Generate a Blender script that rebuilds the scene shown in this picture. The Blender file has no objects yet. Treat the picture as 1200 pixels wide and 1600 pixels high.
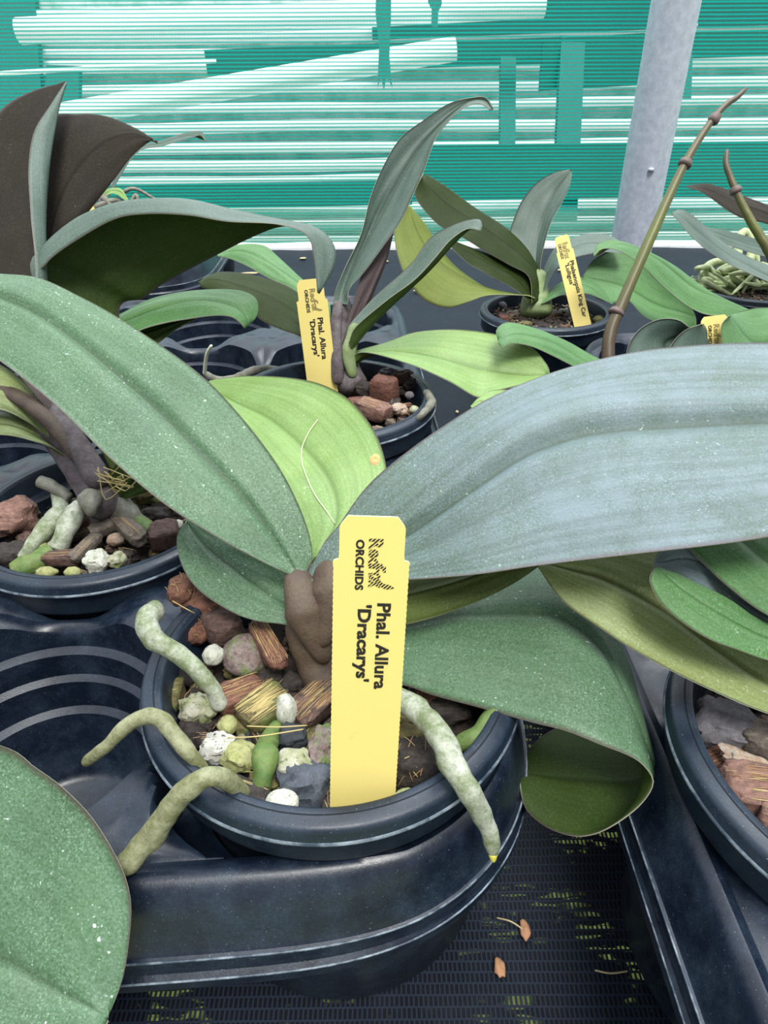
import bpy, math, random
from mathutils import Vector, Matrix, noise
random.seed(7)
sc = bpy.context.scene
COL = sc.collection
S = 0.01                      # everything below is measured in centimetres

# ---------------------------------------------------------------- camera
F_PX, PITCH, ROLL, CAM_Z = 1060.0, math.radians(33.1), 0.006, 15.7
cam_d = bpy.data.cameras.new('camera')
cam_d.sensor_fit = 'VERTICAL'; cam_d.sensor_height = 36; cam_d.lens = F_PX/1600*36
cam_d.clip_start = 0.005; cam_d.clip_end = 200
cam_d.dof.use_dof = False
cam = bpy.data.objects.new('camera', cam_d); COL.objects.link(cam)
cam.matrix_world = (Matrix.Translation((0, 0, CAM_Z*S)) @ Matrix.Rotation(math.pi/2-PITCH, 4, 'X')
                    @ Matrix.Rotation(-ROLL, 4, 'Z'))
sc.camera = cam

# ---------------------------------------------------------------- sky and light
SKY_STRENGTH = 0.95
sc.view_settings.view_transform = 'Standard'
sc.view_settings.look = 'None'
sc.view_settings.exposure = 0.70
sc.view_settings.gamma = 1.0
sc.view_settings.use_curve_mapping = False
w = bpy.data.worlds.new('overcast_sky'); sc.world = w; w.use_nodes = True
nt = w.node_tree; nt.nodes.clear()
def N(nt, t, **kw):
    n = nt.nodes.new(t)
    for k, v in kw.items():
        if k in n.inputs: n.inputs[k].default_value = v
        else: setattr(n, k, v)
    return n
out = N(nt, 'ShaderNodeOutputWorld'); bg = N(nt, 'ShaderNodeBackground')
tc = N(nt, 'ShaderNodeTexCoord'); sep = N(nt, 'ShaderNodeSeparateXYZ')
nt.links.new(tc.outputs['Generated'], sep.inputs[0])
m1 = N(nt, 'ShaderNodeMath', operation='MULTIPLY'); m1.inputs[1].default_value = 0.75
m2 = N(nt, 'ShaderNodeMath', operation='MULTIPLY'); m2.inputs[1].default_value = 0.55
m3 = N(nt, 'ShaderNodeMath', operation='ADD')
nt.links.new(sep.outputs['Z'], m1.inputs[0]); nt.links.new(sep.outputs['Y'], m2.inputs[0])
nt.links.new(m1.outputs[0], m3.inputs[0]); nt.links.new(m2.outputs[0], m3.inputs[1])
rp = N(nt, 'ShaderNodeValToRGB')
rp.color_ramp.elements[0].position = 0.0; rp.color_ramp.elements[0].color = (.36, .375, .41, 1)
rp.color_ramp.elements[1].position = 0.8; rp.color_ramp.elements[1].color = (1.2, 1.26, 1.34, 1)
e = rp.color_ramp.elements.new(.35); e.color = (.58, .61, .66, 1)
nt.links.new(m3.outputs[0], rp.inputs[0]); nt.links.new(rp.outputs[0], bg.inputs[0])
bg.inputs[1].default_value = SKY_STRENGTH
nt.links.new(bg.outputs[0], out.inputs[0])
def area(name, loc, target, size, energy, col):
    d = bpy.data.lights.new(name, 'AREA'); d.shape = 'SQUARE'; d.size = size; d.energy = energy; d.color = col
    o = bpy.data.objects.new(name, d); COL.objects.link(o)
    o.location = loc
    o.rotation_euler = (Vector(target)-Vector(loc)).to_track_quat('-Z', 'Y').to_euler()
area('overhead_fill', (0.3, 1.1, 2.2), (0, .3, 0), 1.0, 20, (.93, .98, 1))  # added overhead lamp, boosts the soft light from the sky
sun_d = bpy.data.lights.new('sun', 'SUN'); sun_d.energy = 2.3; sun_d.angle = math.radians(22); sun_d.color = (1, .98, .93)
sun = bpy.data.objects.new('sun', sun_d); COL.objects.link(sun)
sun.rotation_euler = (math.radians(24), math.radians(8), 0)

# ---------------------------------------------------------------- coordinates
cp, sp = math.cos(PITCH), math.sin(PITCH)
cr, sr = math.cos(ROLL), math.sin(ROLL)
def ray(x, y):
    u = (x-600)/F_PX; v = (800-y)/F_PX
    u, v = cr*u-sr*v, sr*u+cr*v
    return Vector((u, cp+v*sp, -sp+v*cp))
def P(x, y, d):                      # point seen at (x, y) of the frame, d cm deep
    return Vector((0, 0, CAM_Z)) + ray(x, y)*d
def PZ(x, y, z):                     # point seen at (x, y), at height z
    r = ray(x, y); return Vector((0, 0, CAM_Z)) + r*((z-CAM_Z)/r.z)

# ---------------------------------------------------------------- objects
def tag(o, label=None, cat=None, group=None, kind=None):
    if label: o['label'] = label
    if cat: o['category'] = cat
    if group: o['group'] = group
    if kind: o['kind'] = kind
    return o
def empty(name, loc, label, cat, group=None):
    o = bpy.data.objects.new(name, None); COL.objects.link(o)
    o.location = Vector(loc)*S; o.empty_display_size = .01
    return tag(o, label, cat, group)
class MB:
    def __init__(s): s.v = []; s.f = []; s.m = []; s.uv = {}
    def add(s, vs, fs, mi=0, uvs=None):
        b = len(s.v); s.v += [Vector(p) for p in vs]
        for k, f in enumerate(fs):
            s.f.append(tuple(b+i for i in f)); s.m.append(mi if isinstance(mi, int) else mi[k])
        if uvs:
            for i, q in enumerate(uvs): s.uv[b+i] = q
    def build(s, name, mats, parent=None, origin=None, smooth=True, merge=False, sharp=None):
        me = bpy.data.meshes.new(name)
        o0 = Vector(parent.location)/S if parent else (Vector(origin) if origin is not None else Vector((0, 0, 0)))
        me.from_pydata([(p-o0)*S for p in s.v], [], s.f)
        for m in mats: me.materials.append(m)
        for p, mi in zip(me.polygons, s.m):
            p.material_index = mi; p.use_smooth = smooth
        if s.uv:
            ul = me.uv_layers.new(name='UVMap')
            for l in me.loops:
                ul.data[l.index].uv = s.uv.get(l.vertex_index, (0, 0))
        me.update()
        if merge:
            import bmesh
            bm = bmesh.new(); bm.from_mesh(me)
            bmesh.ops.remove_doubles(bm, verts=bm.verts, dist=1e-6)
            bm.to_mesh(me); bm.free()
        if sharp: me.set_sharp_from_angle(angle=math.radians(sharp))
        o = bpy.data.objects.new(name, me); COL.objects.link(o)
        if parent: o.parent = parent
        else: o.location = o0*S
        return o
def grid_faces(nr, nc, base=0, wrap=False):
    fs = []
    for i in range(nr-1):
        for j in range(nc if wrap else nc-1):
            k = (j+1) % nc
            fs.append((base+i*nc+j, base+i*nc+k, base+(i+1)*nc+k, base+(i+1)*nc+j))
    return fs
def catmull(pts, n):
    """resample a polyline of vectors to n points along a smooth curve"""
    pts = [Vector(p) for p in pts]
    if len(pts) == 2: return [pts[0].lerp(pts[1], i/(n-1)) for i in range(n)]
    q = [pts[0]*2-pts[1]] + pts + [pts[-1]*2-pts[-2]]
    dense = []
    for i in range(1, len(q)-2):
        for k in range(16):
            t = k/16; p0, p1, p2, p3 = q[i-1:i+3]
            dense.append(.5*((2*p1)+(p2-p0)*t+(2*p0-5*p1+4*p2-p3)*t*t+(3*p1-p0-3*p2+p3)*t**3))
    dense.append(pts[-1])
    L = [0]
    for a, b in zip(dense, dense[1:]): L.append(L[-1]+(b-a).length)
    res = []; j = 0
    for i in range(n):
        t = L[-1]*i/(n-1)
        while j < len(L)-2 and L[j+1] < t: j += 1
        h = (t-L[j])/max(1e-9, L[j+1]-L[j])
        res.append(dense[j].lerp(dense[j+1], min(1, max(0, h))))
    return res
def tube(mb, pts, rad, n=40, k=14, mi=0, cap=True, flat=1.0, bump=0.0):
    c = catmull(pts, n)
    rr = [r.x for r in catmull([Vector((r, 0, 0)) for r in rad], n)] if len(rad) > 1 else [rad[0]]*n
    up = Vector((0, 0, 1)); rows = []
    vs = []
    for i, p in enumerate(c):
        t = (c[min(i+1, n-1)]-c[max(i-1, 0)]).normalized()
        s1 = t.cross(up)
        if s1.length < 1e-3: s1 = t.cross(Vector((1, 0, 0)))
        s1.normalize(); s2 = s1.cross(t).normalized(); up = s2
        r = rr[i]
        e = min(i, n-1-i)
        if cap and e < 3: r *= (0.45, 0.8, 0.95)[e]
        for j in range(k):
            a = 2*math.pi*j/k
            q = p + (s1*math.cos(a)+s2*math.sin(a)*flat)*r
            if bump: q += (q-p).normalized()*noise.noise(q*2.2)*bump*r
            vs.append(q)
    fs = grid_faces(n, k, 0, True)
    fs.append(tuple(range(k))[::-1]); fs.append(tuple((n-1)*k+j for j in range(k)))
    mb.add(vs, fs, mi, [(j/k, i/n) for i in range(n) for j in range(k)])
def lathe(mb, prof, c, seg=96, mi=0):
    vs = []
    for r, z in prof:
        for j in range(seg):
            a = 2*math.pi*j/seg
            vs.append((c[0]+r*math.cos(a), c[1]+r*math.sin(a), c[2]+z))
    mb.add(vs, grid_faces(len(prof), seg, 0, True), mi)
def box(mb, c, s, mi=0, rot=None):
    vs = []
    for x in (-1, 1):
        for y in (-1, 1):
            for z in (-1, 1):
                v = Vector((x*s[0]/2, y*s[1]/2, z*s[2]/2))
                if rot: v = rot @ v
                vs.append(Vector(c)+v)
    mb.add(vs, [(0, 1, 3, 2), (4, 6, 7, 5), (0, 4, 5, 1), (2, 3, 7, 6), (0, 2, 6, 4), (1, 5, 7, 3)], mi)

# ---------------------------------------------------------------- materials
def new_mat(name):
    m = bpy.data.materials.new(name); m.use_nodes = True
    nt = m.node_tree; b = nt.nodes['Principled BSDF']
    return m, nt, b
def coords(nt, scale=1, kind='Object'):
    t = N(nt, 'ShaderNodeTexCoord'); mp = N(nt, 'ShaderNodeMapping')
    mp.inputs['Scale'].default_value = scale if isinstance(scale, (tuple, list)) else (scale,)*3
    nt.links.new(t.outputs[kind], mp.inputs[0]); return mp.outputs[0]
def noise_n(nt, vec, scale, detail=4, rough=.6):
    n = N(nt, 'ShaderNodeTexNoise'); n.inputs['Scale'].default_value = scale
    n.inputs['Detail'].default_value = detail; n.inputs['Roughness'].default_value = rough
    nt.links.new(vec, n.inputs['Vector']); return n.outputs['Fac']
def ramp(nt, fac, stops):
    r = N(nt, 'ShaderNodeValToRGB'); el = r.color_ramp.elements
    while len(el) < len(stops): el.new(.5)
    for e, (p, c) in zip(el, stops):
        e.position = p; e.color = (c if len(c) == 4 else (*c, 1)) if isinstance(c, tuple) else (c, c, c, 1)
    nt.links.new(fac, r.inputs[0]); return r.outputs[0]
def mix(nt, fac, a, b, mode='MIX'):
    m = N(nt, 'ShaderNodeMix', data_type='RGBA', blend_type=mode)
    for sock, v in ((m.inputs[0], fac), (m.inputs[6], a), (m.inputs[7], b)):
        if hasattr(v, 'is_linked') or hasattr(v, 'links'): nt.links.new(v, sock)
        else: sock.default_value = v if not isinstance(v, tuple) or len(v) == 4 else (*v, 1)
    return m.outputs[2]
def bump(nt, b, h, strength, dist=.001):
    bp = N(nt, 'ShaderNodeBump'); bp.inputs['Strength'].default_value = strength
    bp.inputs['Distance'].default_value = dist
    nt.links.new(h, bp.inputs['Height']); nt.links.new(bp.outputs[0], b.inputs['Normal'])

def leaf_mat(name, c1, c2, bloom, bloom_amt=.5, speck=.5, rough=.42, spec=.6, veins=.5, coat=0.0, sheen_ramp=False):
    m, nt, b = new_mat(name)
    v = coords(nt, 100)
    uvn = N(nt, 'ShaderNodeTexCoord').outputs['UV']
    sx = N(nt, 'ShaderNodeSeparateXYZ'); nt.links.new(uvn, sx.inputs[0])
    big = noise_n(nt, v, .28, 3)
    base = mix(nt, ramp(nt, big, [(.35, 0.0), (.65, 1.0)]), c1, c2)
    fine = noise_n(nt, v, 14, 5, .75)
    base = mix(nt, ramp(nt, fine, [(.35, 0.0), (.7, .55)]), base, bloom)
    gr = noise_n(nt, v, 19, 4, .7); gm = noise_n(nt, v, .8, 3, .6)
    gf = N(nt, 'ShaderNodeMath', operation='MULTIPLY')
    nt.links.new(ramp(nt, gr, [(.53, 0.0), (.68, .75)]), gf.inputs[0]); nt.links.new(ramp(nt, gm, [(.35, .25), (.65, 1.0)]), gf.inputs[1])
    base = mix(nt, gf.outputs[0], base, tuple(min(1, x*1.45+.03) for x in bloom))
    mb_ = noise_n(nt, v, .5, 4, .7)
    f = N(nt, 'ShaderNodeMath', operation='MULTIPLY'); nt.links.new(ramp(nt, mb_, [(.3, .15), (.7, 1.0)]), f.inputs[0])
    f.inputs[1].default_value = bloom_amt
    fo = f.outputs[0]
    if sheen_ramp:                       # painted sky sheen: pale bloom colour fades towards the leaf base
        fo = mix(nt, 1.0, fo, ramp(nt, sx.outputs[1], [(.14, .10), (.45, 1.0)]), 'MULTIPLY')
    base = mix(nt, fo, base, bloom)
    # lengthwise veins
    vm = N(nt, 'ShaderNodeMapping'); vm.inputs['Scale'].default_value = (26, .9, 1)
    nt.links.new(uvn, vm.inputs[0])
    vn = noise_n(nt, vm.outputs[0], 1.0, 5, .65)
    fv = N(nt, 'ShaderNodeMath', operation='MULTIPLY'); nt.links.new(ramp(nt, vn, [(.42, 0.0), (.62, 1.0)]), fv.inputs[0])
    fv.inputs[1].default_value = veins*.55
    dark = tuple(x*.62 for x in c1)
    base = mix(nt, fv.outputs[0], base, dark)
    # midrib line
    ab = N(nt, 'ShaderNodeMath', operation='SUBTRACT'); nt.links.new(sx.outputs[0], ab.inputs[0]); ab.inputs[1].default_value = .5
    ab2 = N(nt, 'ShaderNodeMath', operation='ABSOLUTE'); nt.links.new(ab.outputs[0], ab2.inputs[0])
    rib = ramp(nt, ab2.outputs[0], [(0, .65), (.035, 0.0)])
    base = mix(nt, rib, base, dark)
    # pale scars
    sp1 = noise_n(nt, v, 9, 3, .5)
    msk = noise_n(nt, v, 1.1, 2, .5)
    s1 = N(nt, 'ShaderNodeMath', operation='MULTIPLY')
    nt.links.new(ramp(nt, sp1, [(.66, 0.0), (.72, 1.0)]), s1.inputs[0])
    nt.links.new(ramp(nt, msk, [(.5, 0.0), (.65, speck)]), s1.inputs[1])
    base = mix(nt, s1.outputs[0], base, (.62, .74, .68))
    # purplish margin
    mg = ramp(nt, ab2.outputs[0], [(.482, 0.0), (.5, .75)])
    base = mix(nt, mg, base, (.12, .075, .08))
    nt.links.new(base, b.inputs['Base Color'])
    b.inputs['Roughness'].default_value = rough
    b.inputs['Specular IOR Level'].default_value = spec
    b.inputs['Coat Weight'].default_value = coat; b.inputs['Coat Roughness'].default_value = .35
    h = mix(nt, .5, fine, vn)
    bump(nt, b, h, .28+.35*sheen_ramp, .0008)
    return m
TOP = {
 'green':  leaf_mat('leaf_green', (.018, .058, .015), (.038, .102, .030), (.18, .29, .20), .16, 1.0, .40, .30, .3),
 'grey':   leaf_mat('leaf_blue_grey', (.030, .066, .016), (.055, .105, .04), (.22, .29, .345), .72, .5, .38, .46, .5, sheen_ramp=True),  # bluish bloom tone carries the painted sky sheen
 'lime':   leaf_mat('leaf_yellow_green', (.09, .18, .02), (.16, .26, .04), (.27, .41, .18), .40, .35, .45, .35, .5),
 'olive':  leaf_mat('leaf_olive', (.13, .145, .010), (.19, .23, .035), (.32, .42, .21), .5, .9, .42, .4, .5),
 'pale':   leaf_mat('leaf_pale_green', (.030, .105, .015), (.06, .16, .03), (.15, .29, .14), .22, .3, .45, .28, .45),
 'slate':  leaf_mat('leaf_slate', (.032, .066, .038), (.055, .092, .06), (.14, .19, .175), .38, .2, .45, .35, .4),
}
UND = {
 'moss':   leaf_mat('leaf_underside_moss', (.009, .018, .002), (.016, .030, .003), (.028, .044, .008), .1, .1, .5, .12, .3),
 'dark':   leaf_mat('leaf_underside_dark', (.018, .014, .010), (.026, .022, .014), (.04, .034, .028), .1, .1, .6, .12, .2),
 'deep':   leaf_mat('leaf_underside_deep_green', (.018, .038, .005), (.030, .058, .008), (.05, .08, .02), .1, .1, .55, .15, .3),
 'olive':  leaf_mat('leaf_underside_olive', (.040, .058, .008), (.065, .090, .014), (.10, .14, .04), .15, .15, .5, .2, .4),
 'purple': leaf_mat('leaf_underside_purple', (.050, .028, .032), (.07, .045, .045), (.10, .08, .08), .2, .1, .55, .2, .3),
 'lime':   leaf_mat('leaf_underside_lime', (.085, .115, .010), (.13, .165, .022), (.17, .22, .06), .2, .1, .5, .2, .4),
}
def simple(name, c, rough=.5, spec=.5, metal=0, n=None, bmp=0, coat=0):
    m, nt, b = new_mat(name)
    b.inputs['Base Color'].default_value = (*c, 1); b.inputs['Roughness'].default_value = rough
    b.inputs['Specular IOR Level'].default_value = spec; b.inputs['Metallic'].default_value = metal
    b.inputs['Coat Weight'].default_value = coat; b.inputs['Coat Roughness'].default_value = .25
    if n:
        v = coords(nt, 100)
        f = noise_n(nt, v, n[0], 5, .65)
        nt.links.new(mix(nt, ramp(nt, f, [(n[2], 0.0), (n[3], 1.0)]), c, n[1]), b.inputs['Base Color'])
        if bmp: bump(nt, b, f, bmp)
    return m
RIM = simple('leaf_margin', (.30, .31, .22), .5)
def plastic(name, c, dust, rough, dust_amt):
    m, nt, b = new_mat(name); v = coords(nt, 100)
    a = noise_n(nt, v, .7, 6, .7); f = noise_n(nt, v, 12, 4, .7)
    s = N(nt, 'ShaderNodeMath', operation='MULTIPLY')
    nt.links.new(ramp(nt, a, [(.42, .05), (.72, dust_amt)]), s.inputs[0])
    nt.links.new(ramp(nt, f, [(.3, .3), (.7, 1.0)]), s.inputs[1])
    base = mix(nt, s.outputs[0], c, dust)
    sp = noise_n(nt, v, 22, 2, .5)
    base = mix(nt, ramp(nt, sp, [(.71, 0.0), (.75, .5)]), base, (.35, .42, .47))
    nt.links.new(base, b.inputs['Base Color'])
    nt.links.new(ramp(nt, a, [(.35, rough), (.75, rough+.22)]), b.inputs['Roughness'])
    b.inputs['Specular IOR Level'].default_value = .5
    bump(nt, b, mix(nt, .5, a, f), .12, .001)
    return m
TRAY = plastic('black_tray_plastic', (.004, .008, .018), (.045, .075, .115), .27, .6)
POT = plastic('black_pot_plastic', (.006, .013, .026), (.045, .08, .12), .34, .4)
POT_EDGE = simple('worn_edge_and_shine', (.035, .055, .08), .4, n=(1.3, (.26, .32, .37), .42, .66))  # on tray lips the pale tone also stands for edge highlights
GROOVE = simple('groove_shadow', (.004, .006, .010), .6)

# tag and ink
def tag_mat():
    m, nt, b = new_mat('yellow_tag_plastic'); v = coords(nt, 100)
    f = noise_n(nt, v, 3, 6, .8)
    c = mix(nt, ramp(nt, f, [(.60, 0.0), (.80, .35)]), (.82, .68, .22), (.50, .40, .15))
    s = noise_n(nt, v, 26, 2, .5)
    c = mix(nt, ramp(nt, s, [(.73, 0.0), (.77, .5)]), c, (.35, .28, .1))
    nt.links.new(c, b.inputs['Base Color']); b.inputs['Roughness'].default_value = .5
    bump(nt, b, f, .05); return m
TAGM = tag_mat(); TAG_EDGE = simple('tag_cut_edge', (.85, .76, .42), .5)
INK = simple('black_ink', (.012, .010, .012), .5)
def hatch_mat():
    m, nt, b = new_mat('hatched_ink'); v = coords(nt, 100, 'UV')
    wv = N(nt, 'ShaderNodeTexWave', bands_direction='DIAGONAL'); wv.inputs['Scale'].default_value = 1.0
    nt.links.new(v, wv.inputs['Vector'])
    nt.links.new(ramp(nt, wv.outputs['Fac'], [(.22, (.80, .66, .20)), (.34, (.012, .01, .012))]), b.inputs['Base Color'])
    return m
HATCH = hatch_mat()

# ---------------------------------------------------------------- the setting
BENCH_Z = -11.6
def bench_mat():
    m, nt, b = new_mat('black_woven_bench_mesh'); v = coords(nt, 100)
    br = N(nt, 'ShaderNodeTexBrick'); br.offset = .5
    br.inputs['Scale'].default_value = 1.0
    br.inputs['Brick Width'].default_value = .17; br.inputs['Row Height'].default_value = .36
    br.inputs['Mortar Size'].default_value = .045; br.inputs['Mortar Smooth'].default_value = .3
    br.inputs['Color1'].default_value = (0, 0, 0, 1); br.inputs['Color2'].default_value = (.15, .15, .15, 1)
    br.inputs['Mortar'].default_value = (1, 1, 1, 1)
    nt.links.new(v, br.inputs['Vector'])
    hole = br.outputs['Color']
    pn = noise_n(nt, v, .34, 3, .6)
    base = ramp(nt, hole, [(.1, (.0015, .0025, .005)), (.8, (.012, .019, .034))])
    dn = noise_n(nt, v, .35, 6, .7)
    base = mix(nt, ramp(nt, dn, [(.5, 0.0), (.8, .3)]), base, (.03, .038, .05))
    nt.links.new(base, b.inputs['Base Color'])
    b.inputs['Roughness'].default_value = .6; b.inputs['Specular IOR Level'].default_value = .2
    bump(nt, b, hole, .6, .001)
    # open meshes, only where the weave has been pulled apart
    inv = ramp(nt, hole, [(.0, 1.0), (.3, 0.0)])
    patch = ramp(nt, pn, [(.53, 0.0), (.57, 1.0)])
    st = N(nt, 'ShaderNodeMapping'); st.inputs['Scale'].default_value = (.5, 2.9, 1)
    nt.links.new(v, st.inputs[0])
    row = ramp(nt, noise_n(nt, st.outputs[0], 1.3, 2, .5), [(.50, 0.0), (.54, 1.0)])
    sy = N(nt, 'ShaderNodeSeparateXYZ'); nt.links.new(v, sy.inputs[0])
    dy = N(nt, 'ShaderNodeMath', operation='DIVIDE'); nt.links.new(sy.outputs[1], dy.inputs[0]); dy.inputs[1].default_value = -100
    patch = mix(nt, 1.0, patch, ramp(nt, dy.outputs[0], [(.25, 0.0), (.35, 1.0)]), 'MULTIPLY')
    a = mix(nt, 1.0, inv, patch, 'MULTIPLY'); a = mix(nt, 1.0, a, row, 'MULTIPLY')
    tr = N(nt, 'ShaderNodeBsdfTransparent'); mx = N(nt, 'ShaderNodeMixShader')
    o = nt.nodes['Material Output']
    nt.links.new(a, mx.inputs[0]); nt.links.new(b.outputs[0], mx.inputs[1]); nt.links.new(tr.outputs[0], mx.inputs[2])
    nt.links.new(mx.outputs[0], o.inputs[0])
    return m
mb = MB()
nx, ny = 60, 60
vs = [(-110+220*i/nx, -10+140*j/ny, BENCH_Z+.25*noise.noise(Vector((i*.4, j*.4, 0)))) for j in range(ny+1) for i in range(nx+1)]
mb.add(vs, grid_faces(ny+1, nx+1))
o = mb.build('bench_cover', [bench_mat()], origin=(0, 60, BENCH_Z))
tag(o, 'black woven mesh cloth covering the bench under all the trays', 'bench cover')
def ground_mat():
    m, nt, b = new_mat('grass_and_gravel'); v = coords(nt, 100)
    sx = N(nt, 'ShaderNodeSeparateXYZ'); nt.links.new(v, sx.inputs[0])
    d_ = N(nt, 'ShaderNodeMath', operation='DIVIDE'); nt.links.new(sx.outputs[1], d_.inputs[0]); d_.inputs[1].default_value = 400
    gr = mix(nt, noise_n(nt, v, .05, 4), (.30, .40, .06), (.50, .56, .20))
    gv = mix(nt, noise_n(nt, v, .08, 4), (.42, .46, .46), (.60, .62, .62))
    nt.links.new(mix(nt, ramp(nt, d_.outputs[0], [(.2, 0.0), (.32, 1.0)]), gr, gv), b.inputs['Base Color'])
    b.inputs['Roughness'].default_value = .9; return m
# ground below and behind
mb = MB(); mb.add([(-900, -300, -85), (900, -300, -85), (900, 1600, -85), (-900, 1600, -85)], [(0, 1, 2, 3)])
tag(mb.build('floor', [ground_mat()]), kind='structure')

# white strip at the end of the bench
mb = MB(); n = 90; vs = []
for i in range(n+1):
    x = -110+220*i/n; wv = .25*noise.noise(Vector((x*.12, 3, 0)))
    for y, z in ((129.2, -13.0), (129.0, -11.3), (129.2, -10.7+wv), (130.6, -10.6+wv), (131, -11.2)):
        vs.append((x, y+.4*noise.noise(Vector((x*.1, 0, 5))), z))
mb.add(vs, grid_faces(n+1, 5))
tag(mb.build('bench_edge_strip', [simple('white_plastic_strip', (.80, .84, .86), .45, n=(.8, (.55, .60, .62), .55, .75))], origin=(0, 130, -11)),
    'white plastic strip running along the far edge of the bench', 'edge strip')

# green shade net
def net_mat(name, cover, col, period=.55):
    m, nt, b = new_mat(name); v = coords(nt, 100)
    wv = N(nt, 'ShaderNodeTexWave', bands_direction='Z', wave_profile='SIN')
    wv.inputs['Scale'].default_value = .314159/period; wv.inputs['Distortion'].default_value = .25
    wv.inputs['Detail'].default_value = 1; wv.inputs['Detail Scale'].default_value = .15
    nt.links.new(v, wv.inputs['Vector'])
    yarn = ramp(nt, wv.outputs['Fac'], [(cover-.30, .88), (cover+.30, .06)])
    wx = N(nt, 'ShaderNodeTexWave', bands_direction='X'); wx.inputs['Scale'].default_value = .314159/.5
    nt.links.new(v, wx.inputs['Vector'])
    kn = ramp(nt, wx.outputs['Fac'], [(.78, 0.0), (.97, .16)])
    al = mix(nt, 1.0, yarn, kn, 'LIGHTEN')
    b.inputs['Base Color'].default_value = (*col, 1); b.inputs['Roughness'].default_value = .45
    tl = N(nt, 'ShaderNodeBsdfTranslucent'); tl.inputs[0].default_value = (*[min(1, c*1.3) for c in col], 1)
    m1 = N(nt, 'ShaderNodeMixShader'); m1.inputs[0].default_value = .62
    nt.links.new(b.outputs[0], m1.inputs[1]); nt.links.new(tl.outputs[0], m1.inputs[2])
    tr = N(nt, 'ShaderNodeBsdfTransparent'); m2 = N(nt, 'ShaderNodeMixShader')
    nt.links.new(al, m2.inputs[0]); nt.links.new(tr.outputs[0], m2.inputs[1]); nt.links.new(m1.outputs[0], m2.inputs[2])
    nt.links.new(m2.outputs[0], nt.nodes['Material Output'].inputs[0])
    return m
def sheet(name, y0, z0, z1, mat, label, amp=.8, x0=-115, x1=115):
    mb = MB(); nx, nz = 70, 16; vs = []
    for k in range(nz+1):
        for i in range(nx+1):
            x = x0+(x1-x0)*i/nx; z = z0+(z1-z0)*k/nz
            vs.append((x, y0+amp*noise.noise(Vector((x*.03, z*.05, 1))), z-.012*x+.0001*x*x*.3))
    mb.add(vs, grid_faces(nz+1, nx+1))
    return tag(mb.build(name, [mat], origin=(0, y0, z0)), label, 'shade net')
sheet('shade_net', 134, -14, 46, net_mat('green_shade_net', .41, (.0, .36, .285)),
      'green knitted shade net hung behind the bench, light showing through')
sheet('net_hem', 133.2, -14, -5.6, net_mat('net_hem_mesh', .62, (.16, .36, .27), .45),
      'grey-green double hem along the bottom of the shade net', .5)

# steel post
GALV = simple('galvanised_steel', (.40, .45, .52), .45, .5, .15, n=(.9, (.56, .61, .68), .35, .7), bmp=.1)
post = empty('steel_post', (43.6, 125, -90), 'round galvanised steel post standing at the back right of the bench', 'post')
mb = MB(); lathe(mb, [(3.55, 0), (3.55, 150)], (43.6, 125, -90), 64); mb.build('tube', [GALV], post)
for ang, z in ((.25, 8.2), (.1, 21), (-1.65, 2)):
    mb = MB(); c = Vector((43.6+3.6*math.cos(ang), 125+3.6*math.sin(ang), z)); lathe(mb, [(0.0, .3), (.45, .25), (.5, -.2), (.0, -.3)], c, 12); mb.build('bolt', [GALV], post)

# things beyond the net (seen through it)
WHITE = simple('white_painted_metal', (.92, .95, .98), .35)
TEAL = simple('weathered_teal_timber', (.012, .10, .085), .7)
def bar(name, a, b, r, mat, label, cat, group=None, k=12):
    mb = MB(); a, b = Vector(a), Vector(b)
    tube(mb, [a, a.lerp(b, .5), b], [r], 8, k, 0, cap=False)
    return tag(mb.build(name, [mat], origin=a), label, cat, group)
def plank(name, pa, pb, d, hw, mat, label, cat, group=None, th=3):
    """flat board between two seen points, hw pixels half width"""
    a, b = P(*pa, d), P(*pb, d); h = hw*d/F_PX
    t = (b-a).normalized(); f = Vector((0, 1, 0)); s = t.cross(f).normalized()
    mb = MB(); vs = []
    for q in (a, b):
        for u in (-1, 1):
            for v_ in (0, 1): vs.append(q+s*h*u+f*th*v_)
    mb.add(vs, [(0, 1, 3, 2), (4, 6, 7, 5), (0, 4, 5, 1), (2, 3, 7, 6), (0, 2, 6, 4), (1, 5, 7, 3)])
    return tag(mb.build(name, [mat], origin=a, smooth=False), label, cat, group)
D1 = 190
bar('roof_pipe', P(38, 42, D1), P(860, 10, D1), 3.2, WHITE, 'thick white pipe behind the net, along the top left', 'pipe')
bar('roof_pipe', P(90, 176, D1), P(720, 78, D1), 3.0, WHITE, 'white pipe sloping up to the right behind the net', 'pipe')
bar('cable', P(-40, 110, D1-5), P(346, 92, D1-5), .55, WHITE, 'thin white cable behind the net at the upper left', 'cable')
plank('timber_beam', (330, 95), (1300, 72), 215, 17, TEAL, 'dark horizontal beam behind the net at the top', 'beam')
plank('timber_beam', (590, 30), (1300, 12), 225, 26, TEAL, 'highest beam behind the net, top right corner', 'beam')
plank('timber_beam', (650, 272), (1300, 272), 200, 38, TEAL, 'broad low beam behind the net on the right', 'beam')
plank('timber_beam', (-80, 306), (650, 302), 205, 17, TEAL, 'narrow low beam behind the net on the left', 'beam')
plank('timber_post', (803, 90), (800, 238), 208, 12, TEAL, 'short timber post behind the net, left of the wide one', 'post')
plank('timber_post', (905, 60), (888, 350), 206, 19, TEAL, 'wide timber post behind the net beside the steel post', 'post')
plank('timber_post', (1083, 90), (1080, 160), 212.5, 8, TEAL, 'thin stub of timber behind the net right of the steel post', 'post')
plank('timber_post', (20, -60), (40, 300), 230, 42, TEAL, 'broad timber post behind the net at the left edge', 'post')
plank('timber_post', (106, 96), (104, 168), 229.5, 26, TEAL, 'small dark block behind the net above the white pipe', 'post')
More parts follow.
